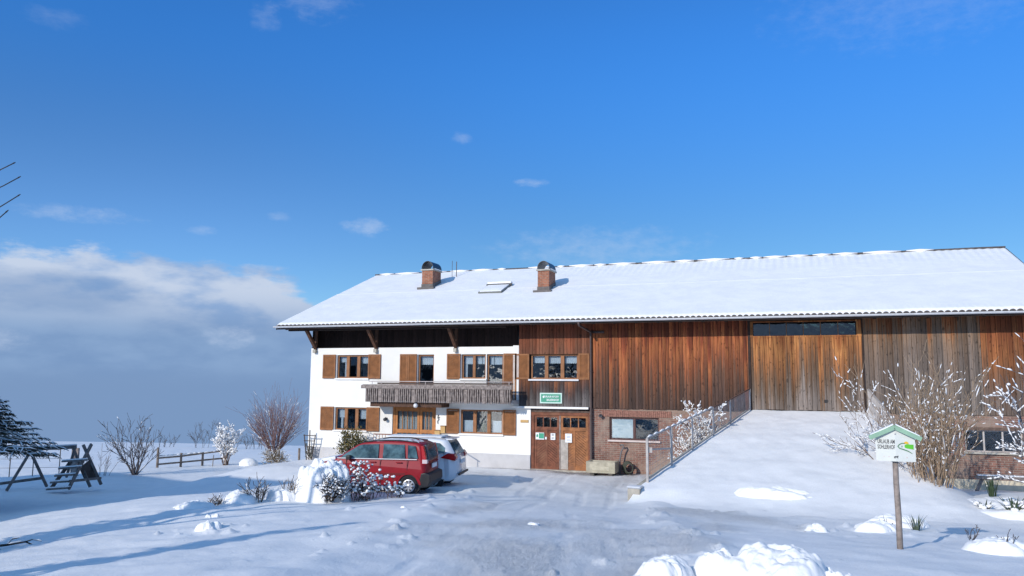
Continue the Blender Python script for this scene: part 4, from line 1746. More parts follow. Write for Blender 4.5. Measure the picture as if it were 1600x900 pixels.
def bush(name, loc, label, cat, seed, stems, height, spread, spec, depth, bark, snow=None, r0=.02, stemname='branches', base=.12, lean=(0, 0), group=None, rmin=0):
    rng = np.random.default_rng(seed)
    t = thing(name, loc, label, cat, group=group)
    out = []
    for i in range(stems):
        a = 2*PI*(i+rng.random())/stems
        s = spread*(.25+.9*rng.random())
        d = np.array([math.cos(a)*s+lean[0], math.sin(a)*s+lean[1], 1.0])
        p = np.array(loc)+np.array([math.cos(a)*base*rng.random(), math.sin(a)*base*rng.random(), -.08])
        grow(rng, p, d, height*(.55+.5*rng.random())/math.sqrt(1+(s*.45)**2), r0*(.7+.6*rng.random()), depth, spec, out)
    twig_mesh(out, stemname, bark, t, rmin)
    if snow:
        twig_snow(out, rng, t, **snow)
    return t, out


def on(x, y, dz=0.0):
    return (x, y, gz(x, y)+dz)


# pruned round tree left of the house
rng = np.random.default_rng(21)
tx, ty = -23.9, .85
tz = gz(tx, ty)
t = thing('pruned_tree', (tx, ty, tz), 'round pruned bare tree with reddish upright twigs left of the house', 'tree')
m = MB()
m.tube([(tx, ty, tz-.1), (tx-.05, ty, tz+.35), (tx-.14, ty, tz+.8)], [.12, .09, .10], 9)
m.build('trunk', BARKG, t, smooth=True)
out = []
C0 = np.array([tx-.13, ty, tz+2.08])
sp = dict(wob=.05, up=.02, taper=.45, kids=[0, 4], ang=.40, len=.45, rad=.6, rmin=.004, seg=4)
sp['from'] = .3


def to_shell(p, d):
    # distance from p along d to the clipped round outline of the crown
    q = (p-C0)/np.array([1.2, 1.2, 1.12])
    e = d/np.array([1.2, 1.2, 1.12])
    A, B, Cc = e@e, 2*q@e, q@q-1
    D = B*B-4*A*Cc
    return max(.15, (-B+math.sqrt(max(D, 0)))/(2*A))


for i in range(13):
    a = 2*PI*(i+rng.random()*.6)/13
    s = .45+1.75*rng.random()
    d0 = norm(np.array([math.cos(a)*s, math.sin(a)*s, 1.0]))
    p0 = np.array([tx-.13, ty, tz+.72])
    Lm = to_shell(p0, d0)*.62
    lm = [p0]
    dd = d0
    for k in range(5):
        dd = norm(dd+rng.normal(0, .07, 3)+np.array([0, 0, .06]))
        lm.append(lm[-1]+dd*Lm/5)
    out.append((lm, [.040, .036, .031, .026, .021, .016], 2))
    for k in range(13):
        u = .30+.70*rng.random()
        j = min(int(u*5), 4)
        b = lm[j]*(1-(u*5-j))+lm[j+1]*(u*5-j)
        dv = norm(dd*.45+(b-C0)*.35+np.array([rng.normal(0, .28), rng.normal(0, .28), .95]))
        L_ = to_shell(b, dv)*(.80+.32*rng.random())
        grow(rng, b, dv, L_, .010, 1, sp, out)
twig_mesh(out, 'crown', BARKR, t, .0036)
twig_snow(out, rng, t, frac=.10, thick=.009, maxslope=.92, depmax=1)

# low brown bush at its foot
bush('low_bush', on(-23.0, -.5), 'low brown tangled bush at the foot of the pruned tree', 'bush', 22, 34, .75, 1.1,
     dict(wob=.16, up=.0, taper=.4, kids=[0, 4, 4], ang=.7, len=.5, rad=.6, rmin=.005, seg=3), 2, mat('ochre_twig', (0.20, 0.14, 0.07), 0.85, 0.3, 9), dict(frac=.25, thick=.014), .012, rmin=.006)

# bare shrub at the edge of the shade
bush('bare_shrub', on(-30.0, -1.7), 'bare dark many stemmed shrub standing alone between swing and fence', 'shrub', 31, 13, 2.2, .75,
     dict(wob=.10, up=.05, taper=.35, kids=[0, 5, 4], ang=.55, len=.48, rad=.55, rmin=.010, seg=4), 2, BARKG, dict(frac=.12, thick=.014), .034, rmin=.009)
# snow covered shrub by the fence
bush('snowy_shrub', on(-30.6, 5.4), 'pale shrub thick with snow at the right end of the rail fence', 'shrub', 33, 12, 1.9, .42,
     dict(wob=.12, up=.06, taper=.35, kids=[0, 7, 5], ang=.6, len=.45, rad=.55, rmin=.008, seg=4), 2, BARK, dict(frac=.85, thick=.030, maxslope=.97, blobs=.5, br=.06), .032, rmin=.009)
m_ = MB()
rg = np.random.default_rng(3)
m_.blob((-29.2, 5.6, gz(-29.2, 5.6)+.08), .45, rg, 3, (1.2, 1, .75), .05)
tag(m_.build('snow_heap', SNOW, smooth=True), 'small rounded snow heap behind the fence end, right of the pale shrub', 'snow heap')
# thickets beyond the crest
for i, (px_, y, s, h, lab) in enumerate(((-50.5, 22.5, 4, 1.2, 'faint tall bare sapling sticking up beyond the field crest, left end of its row'),
                                        (-47.5, 23.0, 6, 2.2, 'tallest bare sapling beyond the field crest'),
                                        (-45.0, 23.2, 6, 1.8, 'bare sapling beyond the crest, next right of the tallest'),
                                        (-42.6, 23.5, 7, 1.7, 'bare sapling beyond the crest, just left of the snowy shrub'))):
    bush('bare_sapling', (px_, y, gz(px_, y)-.3), lab, 'sapling', 40+i, s, h, .35,
         dict(wob=.08, up=.06, taper=.35, kids=[0, 5, 5], ang=.5, len=.45, rad=.55, rmin=.008, seg=4), 2, mat('far_bark', (0.13, 0.13, 0.14), 0.9, 0.2, 5), None, .022, rmin=.009, base=.8, group='bare saplings beyond the crest')

# evergreen bush in front of the house
def leafy(name, loc, label, cat, seed, w, d, h, n, leaf, cols, snow=0.0):
    rng = np.random.default_rng(seed)
    t = thing(name, loc, label, cat)
    out = []
    sp = dict(wob=.14, up=.05, taper=.4, kids=[0, 5, 5], ang=.6, len=.5, rad=.55, rmin=.006, seg=4)
    for i in range(9):
        a = 2*PI*i/9
        grow(rng, (loc[0], loc[1], loc[2]-.05), (math.cos(a)*w/h*.8, math.sin(a)*d/h*.8, 1), h*.75, .02, 1, sp, out)
    twig_mesh(out, 'stems', BARK, t)
    m = MB()
    sn = MB()
    # clumps
    cl = []
    for i in range(26):
        u = rng.normal(0, 1, 3)
        u /= np.linalg.norm(u)
        rr = .55+.4*rng.random()
        c = np.array([loc[0]+u[0]*w*.5*rr, loc[1]+u[1]*d*.5*rr, loc[2]+h*.54+u[2]*h*.45*rr])
        cl.append((c, .10+.14*rng.random()))
    for i in range(n):
        c, s = cl[rng.integers(len(cl))]
        p = c+rng.normal(0, 1, 3)*s*np.array([w, d, h])*.65
        if p[2] < loc[2]:
            continue
        m.cur = int(rng.random()*len(cols)) if p[2] < loc[2]+h*.8 else int(rng.random()**.6*len(cols)) % len(cols)
        a = norm(rng.normal(0, 1, 3)+np.array([0, 0, .5]))*leaf*(.6+.8*rng.random())
        b = norm(np.cross(a, rng.normal(0, 1, 3)))*leaf*.34
        m.add([p, p+a*.5+b, p+a, p+a*.5-b], [(0, 1, 2, 3)])
        if snow and rng.random() < snow:
            sn.blob(p, leaf*.5, rng, 1, (1.2, 1.2, .6), .2)
    m.build('foliage', cols, t, fix=False)
    if sn.v:
        sn.build('snow_load', SNOW, t, smooth=True)
    return t


leafy('evergreen_bush', on(-18.55, -.95, -.02), 'bushy olive green evergreen in front of the lower left shutter', 'bush', 51, 1.45, .9, 1.5, 2600, .085,
      [mat('leaf_olive', (0.085, 0.085, 0.035), 0.6, 0.25, 9), mat('leaf_dark', (0.045, 0.052, 0.022), 0.6, 0.25, 9), mat('leaf_yellow', (0.21, 0.155, 0.035), 0.6, 0.25, 9)])

# snow laden conifer twigs at the left edge: low branches of a dark conifer
def conifer(loc, h, rad, label, seed, layers=22, snowy=.6, z0=.9, cat='conifer', name='conifer_tree'):
    rng = np.random.default_rng(seed)
    t = thing(name, loc, label, cat)
    m = MB()
    m.tube([(loc[0], loc[1], loc[2]-.2), (loc[0], loc[1], loc[2]+h*.5), (loc[0], loc[1], loc[2]+h)], [.16*h/6, .09*h/6, .01], 8)
    m.build('trunk', BARKD, t, smooth=True)
    f, s = MB(), MB()
    for L in range(layers):
        u = L/(layers-1)
        z = loc[2]+z0+(h-z0)*u
        rr = rad*(1-u)**.8+.08
        k = 9 if u < .6 else 6
        for i in range(k):
            a = 2*PI*(i+rng.random())/k
            ln = rr*(.72+.45*rng.random())
            pts = []
            for q in range(6):
                w = q/5
                pts.append(np.array([loc[0]+math.cos(a)*ln*w, loc[1]+math.sin(a)*ln*w, z-.30*ln*w*(1-.35*w)+.04*ln*w*w]))
            f.tube(pts, [.020*(1-.8*q/5)+.004 for q in range(6)], 4, cap=False)
            for q in range(1, 6):
                for side in (-1, 1):
                    for rep in range(3):
                        sl_ = ln*.30*(1.15-q/6)*(.6+.7*rng.random())+.06
                        aa = a+side*(.5+.7*rng.random())
                        p0 = pts[q]*(1-rep/3)+pts[q-1]*rep/3
                        p1 = p0+np.array([math.cos(aa)*sl_, math.sin(aa)*sl_, -.22*sl_+rng.normal(0, .03)])
                        f.tube([p0, (p0+p1)/2+np.array([0, 0, .02]), p1], [.016, .020, .003], 4, cap=False)
                        # needles as short fringes
                        for w in (.35, .65, .95):
                            b = p0*(1-w)+p1*w
                            dn = np.array([rng.normal(0, 1), rng.normal(0, 1), -.8])
                            dn = norm(dn)*.075
                            f.tube([b, b+dn], [.011, .003], 3, cap=False)
                        if rng.random() < snowy:
                            s.tube([p0+np.array([0, 0, .02]), (p0+p1)/2+np.array([0, 0, .045]), p1+np.array([0, 0, .012])], [.010, .024, .006], 4)
    f.build('foliage', mat('conifer_needles', (0.028, 0.034, 0.026), 0.8, 0.3, 6), t, fix=False)
    if s.v:
        s.build('snow_load', SNOW, t, smooth=True, fix=False)
    return t


# trees that stand left of the camera and throw the long shadows
def place(camx, camz):
    """a point camx metres right of and camz metres ahead of the photographer"""
    return (camx*math.cos(YAW)-camz*math.sin(YAW), -32+camx*math.sin(YAW)+camz*math.cos(YAW))


# ------------------------------------------------------------------ garden fence, posts, swing
def post(x, y, h, r=.055, name='fence_post', label=None, lean=(0, 0), grp=None, square=False, mt=None):
    z = gz(x, y)
    m = MB()
    m.tube([(x, y, z-.2), (x+lean[0]*.5, y+lean[1]*.5, z+h*.5), (x+lean[0], y+lean[1], z+h)], [r, r*.97, r*.92], 8)
    o = m.build(name, mt or FENCEWOOD, smooth=False)
    tag(o, label, 'post', grp)
    return o


# rail fence: three posts, two rails with snow on the upper one
fx = [(-31.9, 1.7), (-31.55, 3.0), (-31.2, 4.25), (-30.75, 5.75)]
ft = thing('rail_fence', (fx[0][0], fx[0][1], gz(*fx[0])), 'wooden post and rail fence with snow on its top rail in the field', 'fence')
P3 = [(x, y, gz(x, y)) for (x, y) in fx]
for i, (x, y, z) in enumerate(P3):
    m = MB()
    m.tube([(x, y, z-.2), (x, y, z+(1.05 if i == 0 else .72))], [.065, .06], 8)
    m.build('post', FENCEWOOD, ft)
for (ha, hb) in ((.50, .78), (.18, .36)):
    m = MB()
    m.tube([(P3[0][0], P3[0][1]-.06, P3[0][2]+ha), (P3[1][0], P3[1][1]-.06, P3[1][2]+ha+.05), (P3[2][0], P3[2][1]-.06, P3[2][2]+(ha+hb)/2+.02), (P3[3][0], P3[3][1]-.06, P3[3][2]+hb)], .045, 6)
    m.build('rail', FENCEWOOD, ft)
m = MB()
rg = random.Random(2)
for i in range(3):
    a, b = np.array(P3[i]), np.array(P3[i+1])
    u = 0.05
    while u < .95:
        L = .12+.2*rg.random()
        za = .50+.05*(i+u)*1.0+.10
        zb = za+.02
        p, q = a+(b-a)*u, a+(b-a)*min(1, u+L)
        m.tube([p+np.array([0, -.06, za]), (p+q)/2+np.array([0, -.06, za+.02]), q+np.array([0, -.06, zb])], [.02, .045, .02], 6)
        u += L+.05*rg.random()
m.build('snow_load', SNOW, ft, smooth=True)
post(-30.3, 4.0, .62, .022, label='thin stake standing before the middle of the rail fence', lean=(.05, 0))
post(-27.9, 6.6, .95, .05, label='left one of two bare posts right of the snowy shrub', lean=(-.03, 0))
post(-26.6, 6.6, 1.0, .065, label='right one of two bare posts, thicker, between the snowy shrub and the pruned tree')
post(-24.5, 1.6, .95, .055, label='post half hidden behind the trunk of the pruned tree')

# wire trellis fence behind the swing
wt = thing('wire_fence', on(-33.0, -5.0), 'low wire panel fence with a broad board post behind the swing frame', 'fence')
wp = [(-34.6, -5.4), (-34.0, -5.0), (-33.3, -4.4), (-32.5, -3.7)]
for (x, y) in wp:
    m = MB()
    m.tube([(x, y, gz(x, y)-.2), (x, y, gz(x, y)+1.25)], .022, 6)
    m.build('post', FENCEWOOD, wt)
m = MB()
for (a, b) in zip(wp[:-1], wp[1:]):
    for h in (.4, .8, 1.2):
        m.tube([(a[0], a[1], gz(*a)+h), (b[0], b[1], gz(*b)+h)], .008, 4)
m.build('wire', FENCEWOOD, wt)
m = MB()
m.box(-32.15, -31.75, -3.4, -3.32, gz(-32, -3.4)-.2, gz(-32, -3.4)+1.28)
m.build('board_post', GREYWOOD, wt)
bush('dry_weeds', on(-31.0, -2.9), 'thin dry weed stalks behind the swing ladder', 'weeds', 61, 12, 1.2, .5,
     dict(wob=.10, up=.03, taper=.4, kids=[0, 3], ang=.5, len=.35, rad=.6, rmin=.006, seg=3), 1, BARK, None, .011, rmin=.007, base=.5)

# ---- swing frame and ladder tower
def hitz(x, y):
    return gz(x, y)


def at(px, py, z):
    """point seen at picture position px, py of the 1600 wide photo, z metres ahead"""
    return CAM+z*(_f+_r2*(px-800)/1250-_u2*(py-450)/1250)


def pole(mb, p, q, w=.10, h=.10):
    mb.bar(p, q, w, h)


b0 = at(42, 702, 31.0)
sw = thing('swing_frame', (b0[0], b0[1], gz(b0[0], b0[1])), 'wooden swing frame with crossed legs and a snow topped beam, in blue shade', 'swing')
m = MB()
ba, bb = at(-40, 706, 30.6), at(120, 698, 32.0)
m.tube([ba, (ba+bb)/2, bb], .075, 10)
m.build('top_beam', PLAYWOOD, sw, smooth=False)
for (p, q) in ((at(10, 767, 30.2), at(51, 700, 31.0)), (at(73, 760, 31.6), at(45, 700, 30.9)), (at(104, 745, 32.6), at(118, 697, 32.0)), (at(126, 728, 33.2), at(113, 697, 32.0))):
    m = MB()
    m.tube([p, q], .058, 8)
    m.build('leg', PLAYWOOD, sw)
m = MB()
m.tube([at(-40, 761, 30.3), at(66, 747, 31.4)], .055, 8)
m.build('cross_rail', PLAYWOOD, sw)
m = MB()
o_ = np.array([0, 0, .075])
m.tube([ba+o_, ba*.7+bb*.3+o_, ba*.35+bb*.65+o_, bb+o_], [.035, .05, .045, .035], 6)
m.build('snow_load', SNOW, sw, smooth=True)

l0 = at(100, 757, 30.0)
ld = thing('climbing_ladder', (l0[0], l0[1], gz(l0[0], l0[1])), 'wooden play ladder with broad snowy steps and a dark slide board behind', 'play ladder')
LA, LB = at(80, 763, 30.3), at(131, 693, 31.6)          # left side rail, foot and head
RA, RB = at(107, 764, 29.7), at(143, 694, 31.0)         # right side rail
LB = LA+(LB-LA)*.62
for (p, q) in ((LA, LB), (RA, RB)):
    m = MB()
    m.bar(p, q, .07, .12)
    m.build('side_rail', PLAYWOOD, ld)
for (p, q) in ((at(158, 757, 31.6), at(130, 695, 31.2)), (at(141, 761, 30.9), at(124, 722, 30.9))):
    m = MB()
    m.bar(p, q, .08, .10)
    m.build('rear_leg', PLAYWOOD, ld)
for (xa, xb, y, z) in ((76, 106, 763.5, 29.9), (82, 110, 753, 30.1), (89, 117, 742.5, 30.3), (95, 124, 731, 30.5), (100, 133, 720, 30.7)):
    p, q = at(xa, y+1, z+.25), at(xb, y-1, z-.25)
    m = MB()
    m.bar(p, q, .22, .06)
    s = m.build('step', PLAYWOOD, ld)
    m = MB()
    m.bar(p+np.array([0, 0, .055]), q+np.array([0, 0, .055]), .21, .045)
    m.build('step_snow', SNOW, s, bevel=.015, smooth=True)
m = MB()
v = [at(125, 731, 30.6), at(141, 719, 31.3), at(154, 748, 31.9), at(133, 749, 31.0)]
n_ = np.cross(v[1]-v[0], v[3]-v[0])
n_ = n_/np.linalg.norm(n_)*.04
m.add([tuple(p) for p in v]+[tuple(p+n_) for p in v], [(0, 1, 2, 3), (7, 6, 5, 4), (0, 4, 5, 1), (1, 5, 6, 2), (2, 6, 7, 3), (3, 7, 4, 0)])
m.build('slide_board', mat('dark_board', (0.045, 0.038, 0.036), 0.8, 0.2, 5), ld)
m = MB()
m.bar(at(108, 752, 29.8), at(157, 747, 31.5), .09, .09)
m.build('ground_rail', PLAYWOOD, ld)

# ------------------------------------------------------------------ railing along the ramp
RAIL = mat('rail_grey', (0.40, 0.37, 0.35), 0.6, 0.15, 6)


def RL(t, h=0.0, off=.06):
    return np.array([ramp_left(t)+off, -8.2+8.2*t, ramp_z(t)+h])


rl = thing('ramp_railing', tuple(RL(.06)), 'grey metal railing with thin bars and a gate along the left ramp edge', 'railing')
stops = [.055, .235, .41, .60, .77, .985]
hts = [1.28, 1.18, 1.08, .98, .88, .82]
for s_, h_ in zip(stops, hts):
    m = MB()
    a = RL(s_, -.1)
    w = .024 if s_ > .3 else .034
    m.box(a[0]-w, a[0]+w, a[1]-w, a[1]+w, a[2], a[2]+h_+.1)
    m.build('post', RAIL, rl)
for i in range(5):
    s0, s1, h0, h1 = stops[i], stops[i+1], hts[i], hts[i+1]
    m = MB()
    m.bar(RL(s0, h0), RL(s1, h1), .042, .036)
    m.build('top_rail', RAIL if i < 3 else mat('rail_brown', (0.13, 0.075, 0.06), 0.7, 0.2, 6), rl)
    m = MB()
    m.bar(RL(s0, .07), RL(s1, .07), .03, .03)
    n = int((s1-s0)*8.6/.10)
    for k in range(1, n):
        u = s0+(s1-s0)*k/n
        hh = h0+(h1-h0)*k/n
        wd = .006 if i < 3 else .014
        m.bar(RL(u, .07), RL(u, hh), wd, wd)
    if i == 0:
        for q in (.25, .4, .55, .7, .85, 1.0, 1.12):
            m.bar(RL(s0, q*h0/1.18), RL(s1, q*h1/1.18), .005, .005)
    m.build('bar_panel', RAIL, rl)
m = MB()
m.bar(RL(.055, .95), RL(.235, .52), .05, .05)
m.box(*(lambda a: (a[0]-.02, a[0]+.10, a[1]-.08, a[1]-.045, a[2]+.82, a[2]+.98))(RL(.07)))
m.build('gate_bar', RAIL, rl)
m = MB()
rg = random.Random(6)
for i in range(3):
    for k in range(4):
        u = stops[i]+(stops[i+1]-stops[i])*(k+.1)/4
        v_ = stops[i]+(stops[i+1]-stops[i])*(k+.85)/4
        hu = hts[i]+(hts[i+1]-hts[i])*(k+.1)/4
        hv = hts[i]+(hts[i+1]-hts[i])*(k+.85)/4
        m.tube([RL(u, hu+.03), RL((u+v_)/2, (hu+hv)/2+.045), RL(v_, hv+.03)], [.015, .03, .015], 6)
m.build('snow_load', SNOW, rl, smooth=True)


def RRt(t, h=0.0):
    return np.array([2.1+(1-t)*1.0+.05, -8.2+8.2*t, ramp_z(t)+h])


rr_ = thing('ramp_railing', tuple(RRt(.55)), 'short grey slatted railing at the right edge of the ramp behind the sign', 'railing')
for s_ in (.50, .75, .98):
    m = MB()
    a = RRt(s_, -.25)
    m.box(a[0]-.04, a[0]+.04, a[1]-.04, a[1]+.04, a[2], a[2]+1.1)
    m.build('post', RAIL, rr_)
m = MB()
m.bar(RRt(.50, .85), RRt(.98, .85), .05, .045)
m.build('top_rail', RAIL, rr_)
m = MB()
for k in range(1, 40):
    u = .50+.48*k/40
    m.bar(RRt(u, .0), RRt(u, .84), .016, .016)
m.build('bar_panel', RAIL, rr_)

# snowy shrub behind the left railing
bush('snowy_bush', on(-3.75, -2.0), 'dense snow laden bush growing behind the ramp railing against the brick wall', 'bush', 71, 18, 2.55, .17,
     dict(wob=.12, up=.05, taper=.4, kids=[0, 9, 7], ang=.75, len=.30, rad=.55, rmin=.006, seg=4), 2, BARKY,
     dict(frac=.62, thick=.019, maxslope=.95, blobs=.14, br=.042), .018, rmin=.007, base=.45)

# ------------------------------------------------------------------ shrubs at the right
bush('forsythia_bush', (3.30, -6.4, gz(3.30, -6.4)+.05), 'tall tan many stemmed bush dusted with snow, between the sign and the barn window', 'bush', 81, 84, 3.0, .28,
     dict(wob=.075, up=.035, taper=.35, kids=[0, 4, 3], ang=.40, len=.42, rad=.6, rmin=.005, seg=5), 2, BARKY,
     dict(frac=.10, thick=.012, maxslope=.97, blobs=.10, br=.024), .014, rmin=.0055, base=.40)
bush('arching_bush', (2.9, -4.9, gz(2.9, -4.9)+.1), 'snow crusted arching twigs reaching left over the ramp edge behind the sign', 'bush', 83, 16, 3.1, .55,
     dict(wob=.07, up=-.01, taper=.35, kids=[0, 5, 4], ang=.5, len=.40, rad=.6, rmin=.006, seg=5), 2, BARK,
     dict(frac=.45, thick=.014, maxslope=.97, blobs=.10, br=.028), .018, rmin=.006, base=.3, lean=(-.30, -.1))
sb = (5.75, -8.5, gz(5.75, -8.5))
bush('snow_tree', sb, 'dark stemmed young tree with clumps of snow on its twigs at the right edge', 'tree', 85, 9, 3.4, .62,
     dict(wob=.07, up=.01, taper=.35, kids=[0, 8, 6], ang=.75, len=.42, rad=.55, rmin=.006, seg=5), 2, BARKG,
     dict(frac=.55, thick=.016, maxslope=.95, blobs=.25, br=.034), .035, rmin=.0065, base=.12, lean=(-.05, 0))

# timber edge (low wooden bench rail) in front of the barn wall
t = thing('timber_bench', (6.1, -1.1, gz(6.1, -1.1)), 'grey timber rail bench with slanting legs below the barn window', 'bench')
zb = gz(6.1, -1.1)
m = MB()
m.box(5.25, 7.2, -1.25, -.95, zb+.40, zb+.50)
m.build('seat', GREYWOOD, t, bevel=.01)
for xx in (5.45, 6.95):
    m = MB()
    m.bar((xx-.22, -1.1, zb-.1), (xx, -1.1, zb+.40), .09, .12, up=(0, 1, 0))
    m.build('leg', GREYWOOD, t)
m = MB()
m.box(5.3, 7.15, -1.22, -.98, zb+.502, zb+.54)
m.build('snow_load', SNOW, t, bevel=.015, smooth=True)


def tuft(loc, n, h, seed, mt, name, label, cat, w=.012, sp=.6, snow=0):
    rng = np.random.default_rng(seed)
    t = thing(name, loc, label, cat)
    m, s = MB(), MB()
    for i in range(n):
        a = rng.random()*2*PI
        q = rng.random()*sp
        L = h*(.5+.6*rng.random())
        p0 = np.array(loc)+np.array([math.cos(a)*.10*rng.random(), math.sin(a)*.10*rng.random(), -.05])
        p2 = p0+np.array([math.cos(a)*L*q, math.sin(a)*L*q, L])
        p1 = (p0+p2)/2+np.array([0, 0, L*.12])
        sd_ = np.array([-math.sin(a), math.cos(a), 0])*w
        m.add([p0-sd_, p0+sd_, p1+sd_*.9, p1-sd_*.9, p2], [(0, 1, 2, 3), (3, 2, 4)])
        if snow and rng.random() < snow:
            s.blob(p1, w*2.6, rng, 1, (1.2, 1.2, .7), .2)
    m.build('leaves', mt, t, fix=False)
    if s.v:
        s.build('snow_load', SNOW, t, smooth=True)
    return t


LG = mat('dark_green_leaf', (0.035, 0.06, 0.028), 0.6, 0.3, 9)
tuft(on(2.2, -12.0), 46, .34, 91, mat('grey_green_blade', (0.09, 0.12, 0.08), 0.7, 0.3, 9), 'grass_tuft', 'small green grass tuft poking through the snow right of the sign post', 'grass tuft', .008, .9)
tuft((5.0, -5.0, gz(5.0, -5.0)+.1), 40, .62, 92, LG, 'evergreen_plant', 'upright dark green evergreen plant below the barn window', 'plant', .015, .40, .10)
tuft((4.25, -8.0, gz(4.25, -8.0)+.12), 20, .34, 93, LG, 'evergreen_plant', 'small dark leaf clump poking from the snow mound, left one of two', 'plant', .028, 1.0, .2)
tuft((4.85, -8.3, gz(4.85, -8.3)+.12), 34, .42, 94, LG, 'evergreen_plant', 'broad dark leaf clump in the snow mound near the right tree', 'plant', .032, 1.2, .25)
tuft((6.0, -5.6, gz(6.0, -5.6)+.1), 24, .5, 95, LG, 'evergreen_plant', 'dark leafy plant in the snow below the right end of the timber bench', 'plant', .03, .9, .3)


# ------------------------------------------------------------------ snow heaps
def heap_mesh(x, y, w, d, h, seed, lumps=9, dz=0.0, rz=0.0, steep=False):
    """ploughed-up lumps: a height field of overlapping rounded clods, big ones then small ones"""
    rng = np.random.default_rng(seed)
    n = 110
    u = np.linspace(-1, 1, n)
    U, V = np.meshgrid(u, u)
    wx, wy = (fbm(U*3+seed, V*3, 3, seed+3)-.5)*.22, (fbm(U*3+9, V*3+seed, 3, seed+4)-.5)*.22
    q = np.hypot(U, V)
    Z = np.zeros_like(U)
    for i in range(lumps):
        a, rr = rng.random()*2*PI, .70*math.sqrt(rng.random())
        cx, cy = rr*math.cos(a), rr*math.sin(a)
        s = .24+.30*rng.random()
        hh = (1-(.25 if steep else .55)*rr)*(.62+.38*rng.random())
        qq = ((U+wx-cx)**2+(V+wy-cy)**2)/(s*s)
        Z = np.maximum(Z, hh*np.clip(1-qq*.6, 0, 1)**.55)
    Z0 = Z.copy()
    for i in range(lumps*3):
        a, rr = rng.random()*2*PI, .85*math.sqrt(rng.random())
        cx, cy = rr*math.cos(a), rr*math.sin(a)
        s = .05+.09*rng.random()
        qq = ((U+wx*.5-cx)**2+(V+wy*.5-cy)**2)/(s*s)
        Z = np.maximum(Z, np.where(qq < 1, Z0+s*.55*np.sqrt(np.clip(1-qq, 0, 1)), 0))
    e0 = .86 if steep else .70
    Z = Z*(1-sstep(e0, 1.0, q))
    Z = Z*h*(.88+.24*fbm(U*4+seed, V*4, 4, seed))+(fbm(U*10, V*10, 4, seed+5)-.5)*.07*h*(1-sstep(.6, .9, q))
    c, s_ = math.cos(rz), math.sin(rz)
    X = x+(U*w*c-V*d*s_)/2
    Y = y+(U*w*s_+V*d*c)/2
    ZZ = gbase(X, Y)+Z-.05*sstep(.6, 1, q)-.02+dz
    F = [(i*n+j, i*n+j+1, (i+1)*n+j+1, (i+1)*n+j) for i in range(n-1) for j in range(n-1) if q[i, j] < 1.0]
    m = MB()
    m.add(np.stack([X, Y, ZZ], -1).reshape(-1, 3), F)
    return m


def heap(x, y, w, d, h, seed, label, lumps=9, name='snow_heap', dz=0.0, rz=0.0):
    o = heap_mesh(x, y, w, d, h, seed, lumps, dz, rz).build(name, SNOW, smooth=True, fix=False)
    return tag(o, label, 'snow heap')


heap(-.42, -20.9, 1.55, 1.5, .54, 101, 'tallest ploughed snow heap at the bottom edge of the photo, right of centre', 13)
heap(-1.18, -20.8, .80, .8, .42, 102, 'two lobed snow clod just left of the tallest foreground heap', 5)
heap(-1.75, -21.2, .95, .8, .30, 103, 'leftmost broad snow lump of the foreground heaps', 6)
heap(.30, -20.9, .62, .6, .36, 104, 'small rounded snow clod just right of the tallest foreground heap', 4)
heap(-.75, -8.15, 2.9, .9, .36, 105, 'long low ridge of bright snow lying across the ramp', 9, dz=.27, rz=.06)
heap(1.35, -12.6, 1.35, 1.0, .26, 106, 'low snow heap left of the grass tuft, behind the sign post', 6)
heap(1.9, -11.2, 1.7, 1.0, .28, 107, 'snow heap with dark twigs just behind the grass tuft', 7)
heap(.15, -13.4, .55, .5, .14, 108, 'very small snow clod on the slope left of the sign', 3)
heap(3.15, -15.6, 1.5, 1.0, .30, 109, 'snow heap with dark twigs at the right edge of the photo', 8)
heap(4.9, -7.6, 3.6, 2.6, .48, 110, 'large white snow mound over the plants below the barn window', 12)
heap(-11.25, -18.7, .75, .6, .26, 111, 'pointed small snow heap standing alone on the lawn', 4)
heap(-10.95, -18.95, .45, .4, .12, 112, 'tiny snow clod right of the pointed heap on the lawn', 3)
heap(-14.35, -15.6, 1.5, .9, .24, 113, 'snowed-in low plant mound, leftmost of the garden row', 6)
heap(-13.75, -14.5, 1.3, .9, .36, 114, 'rounded snow mound in the middle of the garden row', 5)
heap(-13.05, -13.75, 1.1, .8, .42, 115, 'snow mound beside the brown twigs in the garden row', 5)
heap(-12.65, -16.9, .40, .35, .16, 116, 'small snow clod between the shadow bands on the lawn', 3)
heap(-5.05, -16.8, .34, .3, .14, 117, 'single small snow lump on the middle of the drive', 3)
heap(-8.85, -14.9, .36, .3, .13, 118, 'small snow lump beside the drive in front of the red car', 3)
# twigs in the garden row
for (x, y, h, s, lab) in ((-13.35, -14.35, .42, 120, 'dark stubby twigs standing between two snow mounds of the garden row'),
                          (-12.75, -13.6, .40, 121, 'brown leafy twigs between the garden row and the big snow mound'),
                          (-14.15, -15.0, .20, 122, 'short dark twigs at the left end of the garden row')):
    bush('garden_twigs', on(x, y), lab, 'twigs', s, 16, h*1.4, .5, dict(wob=.15, up=.02, taper=.5, kids=[0, 4], ang=.6, len=.45, rad=.6, rmin=.006, seg=3), 1,
         mat('brown_twig', (0.12, 0.085, 0.06), 0.85, 0.3, 9), dict(frac=.12, thick=.014, maxslope=.97), .012, rmin=.007, base=.16)
for (x, y, h, s, lab) in ((1.55, -12.4, .10, 123, 'two dark stub twigs in the snow heap left of the grass tuft'), (3.2, -15.7, .16, 124, 'dark dead twigs sticking out of the heap at the right edge'),
                          (2.9, -14.2, .14, 125, 'single tiny twig casting a shadow in the smooth snow at the right')):
    bush('dead_twigs', on(x, y, .12), lab, 'twigs', s, 6, h*2, .9, dict(wob=.2, up=0, taper=.5, kids=[0, 2], ang=.6, len=.5, rad=.6, rmin=.005, seg=3), 1,
         BARKG, None, .010, rmin=.005, base=.15)

